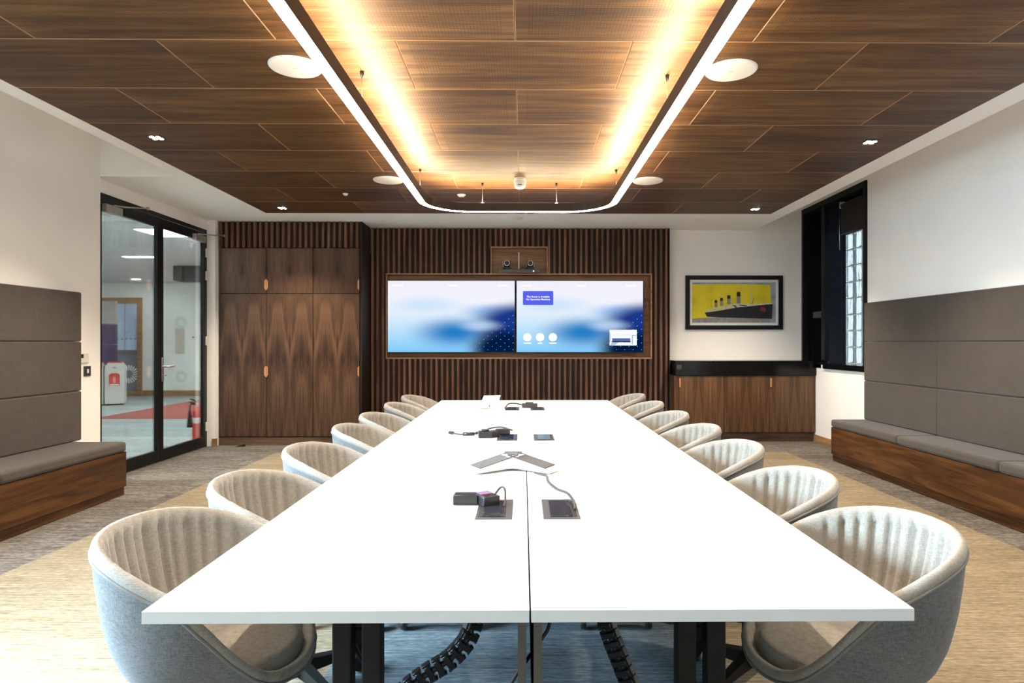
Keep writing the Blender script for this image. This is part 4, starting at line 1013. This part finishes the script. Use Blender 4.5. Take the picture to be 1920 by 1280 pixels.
s_ = starburst('starburst_decal', (-9.50, CYF+0.018, 0.52), 0.23, M['white_plastic'], 'white starburst decal on the lower glass of the office door')
a = empty('notice_panel', (-8.26, CYF, 1.02)); tag(a, 'beige wall notice panel with corner fixings on the office wall', 'notice')
MB().rbox(-0.115, 0.115, -0.012, -0.004, 0, 0.60, 0.003, 1).build('board', plain('notice_beige', (0.58, 0.55, 0.47), 0.5), a)
for sx_ in (-0.1, 0.1):
    for z in (0.02, 0.58): MB().cyl((sx_, -0.02, z), 0.013, 0.02, 12, 'y').build('standoff', M['steel'], a)
MB().box(-0.014, -0.008, -0.0135, -0.012, 0.23, 0.30).box(-0.05, 0.09, -0.0135, -0.012, 0.42, 0.424).build('printed_mark', M['module'], a)
a = empty('thermostat', (-7.93, CYF, 1.37)); tag(a, 'small white thermostat on the office wall', 'thermostat')
MB().rbox(-0.055, 0.055, -0.03, 0, 0, 0.13, 0.006).build('housing', M['white_plastic'], a); MB().box(-0.025, 0.025, -0.031, -0.03, 0.02, 0.05).build('display', M['module'], a)
# acoustic pod screen
a = empty('acoustic_screen', (-9.46, 14.2, 0)); tag(a, 'tall upholstered acoustic screen, purple below and grey above', 'screen panel')
pur = fabric('pod_purple', (0.035, 0.030, 0.075), (0.075, 0.065, 0.14), sc=0.4); grf = fabric('pod_grey', (0.28, 0.26, 0.26), (0.42, 0.40, 0.40), sc=0.4)
for z0, z1, mt_ in ((0.02, 0.62, pur), (0.625, 1.23, pur), (1.235, 1.68, pur), (1.685, 2.20, grf)):
    MB().rbox(-0.75, 0.50, -0.05, 0.05, z0, z1, 0.02, 3).build('upholstered_panel', mt_, a)
MB().box(-0.7, 0.45, -0.03, 0.03, 0, 0.03).build('base', M['black_metal'], a)
# recycling bins
bin_g = plain('bin_grey', (0.50, 0.50, 0.47), 0.45); bin_r = plain('bin_red', (0.50, 0.03, 0.03), 0.45)
def bin_(x, y_, lab):
    r = empty('recycling_bin', (x, y_, 0), 0.45); tag(r, lab, 'bin', 'recycling bins in the office')
    prof = [(-0.165, 0.03), (0.165, 0.03), (0.168, 0.70), (0.155, 0.80), (0.115, 0.86), (-0.115, 0.86), (-0.155, 0.80), (-0.168, 0.70)]
    MB().prism(prof, -0.22, 0.22, 'y').build('bin_body', bin_g, r)
    MB().rbox(-0.12, 0.12, -0.18, 0.18, 0.858, 0.885, 0.012, 3).build('bin_lid', bin_r, r)
    MB().rbox(-0.075, 0.075, -0.12, 0.12, 0.880, 0.890, 0.004).build('opening', M['dark_void'], r)
    s2 = MB().prism([(-0.095, 0.40), (0.095, 0.40), (0.095, 0.62), (0.05, 0.655), (-0.05, 0.655), (-0.095, 0.62)], -0.226, -0.220, 'y').build('red_sticker', bin_r, r)
    MB().prism([(p*0.045, 0.52+q*0.065) for p, q in ((-0.5, -1), (0.5, -1), (0.6, 0.4), (0.25, 1), (-0.25, 1), (-0.6, 0.4))], -0.228, -0.226, 'y').build('bottle_symbol', plain('sticker_pink', (0.65, 0.25, 0.22), 0.5), s2)
    MB().box(-0.08, 0.08, -0.228, -0.226, 0.412, 0.432).build('sticker_lettering', M['white_plastic'], s2)
    MB().rbox(-0.03, 0.03, -0.228, -0.22, 0.76, 0.775, 0.003).build('latch', M['module'], r)
    MB().box(-0.155, 0.155, -0.2, 0.2, 0, 0.032).build('base', M['plastic_black'], r)
bin_(-8.44, 13.35, 'pale grey recycling bin with red sticker, right of its pair'); bin_(-8.765, 13.195, 'pale grey recycling bin partly hidden behind the door jamb')
# fire extinguisher on a red stand
FX, FY = -4.10, 8.10
a = empty('fire_extinguisher', (FX, FY, 0.0)); tag(a, 'red fire extinguisher with black horn on a red floor stand', 'fire extinguisher')
red = plain('extinguisher_red', (0.62, 0.03, 0.03), 0.3)
MB().lathe((0, 0, 0), [(0.0, 0.04), (0.055, 0.04), (0.058, 0.05), (0.058, 0.40), (0.048, 0.445), (0.022, 0.465), (0.02, 0.48), (0.0, 0.48)], 28).build('cylinder', red, a)
MB().rbox(-0.17, 0.10, -0.10, 0.10, 0.0, 0.035, 0.012).build('stand', red, a)
MB().cyl((0, 0, 0.475), 0.018, 0.05, 16).build('valve', M['steel'], a)
MB().tube([(0.0, 0, 0.52), (-0.02, -0.02, 0.555), (-0.07, -0.04, 0.575)], 0.010).tube([(0.0, 0, 0.515), (-0.03, -0.025, 0.525), (-0.075, -0.045, 0.535)], 0.008).build('grip', M['plastic_black'], a)
MB().tube(bez([(-0.01, -0.01, 0.50), (-0.05, -0.035, 0.51), (-0.065, -0.05, 0.48), (-0.07, -0.05, 0.42)]), 0.009).build('hose', M['plastic_black'], a)
MB().cyl((-0.07, -0.05, 0.22), 0.036, 0.2, 20, r2=0.017).build('horn', M['plastic_black'], a)
MB().lathe((0, 0, 0), [(0.0588, 0.27), (0.0588, 0.34)], 28).build('label_band', M['white_plastic'], a)
# ceiling lights of the office
def office_light(name, x, y, hx_, hy_, lab, round_=False, mat='cor_panel'):
    a_ = empty(name, (x, y, CH_)); tag(a_, lab, 'ceiling light')
    if round_:
        MB().cyl((0, 0, -0.006), hx_, 0.006, 28).build('trim_ring', M['white_plastic'], a_); MB().cyl((0, 0, -0.009), hx_*0.85, 0.003, 28).build('diffuser', M[mat], a_)
    else:
        MB().rbox(-hx_-0.02, hx_+0.02, -hy_-0.02, hy_+0.02, -0.010, 0.0, 0.003, 1).build('frame', M['white_plastic'], a_); MB().box(-hx_, hx_, -hy_, hy_, -0.014, -0.010).build('diffuser', M[mat], a_)
    return a_
office_light('office_panel_light', -4.64, 8.47, 0.29, 0.29, 'large bright rectangular ceiling panel light just beyond the glass doors')
office_light('office_linear_light', -6.42, 10.85, 0.28, 0.07, 'second rectangular ceiling panel farther into the office', mat='cor_panel')
office_light('office_downlight', -8.83, 14.7, 0.10, 0.1, 'small round downlight near the far office wall', True)
for (x, y, lab) in ((-6.5, 5.6, 'rectangular ceiling panel hidden left of the doorway'), (-9.6, 7.6, 'rectangular ceiling panel deep in the left office'), (-11.8, 11.5, 'rectangular ceiling panel in the far left of the office'), (-5.6, 12.8, 'rectangular ceiling panel behind the wardrobe wall')):
    office_light('office_panel_light', x, y, 0.56, 0.30, lab)
a = empty('ceiling_bracket', (-6.16, 12.25, CH_)); tag(a, 'dark grey boxed bracket under the office ceiling', 'bracket')
dgy = plain('bracket_grey', (0.055, 0.055, 0.06), 0.6)
MB().box(-0.34, 0.75, -0.08, 0.08, -0.30, 0.0).build('box', dgy, a); MB().box(-0.42, -0.25, -0.15, 0.15, -0.28, -0.01).build('end_plate', dgy, a); MB().box(0.20, 0.75, -0.22, -0.08, -0.36, -0.20).build('lower_box', dgy, a)
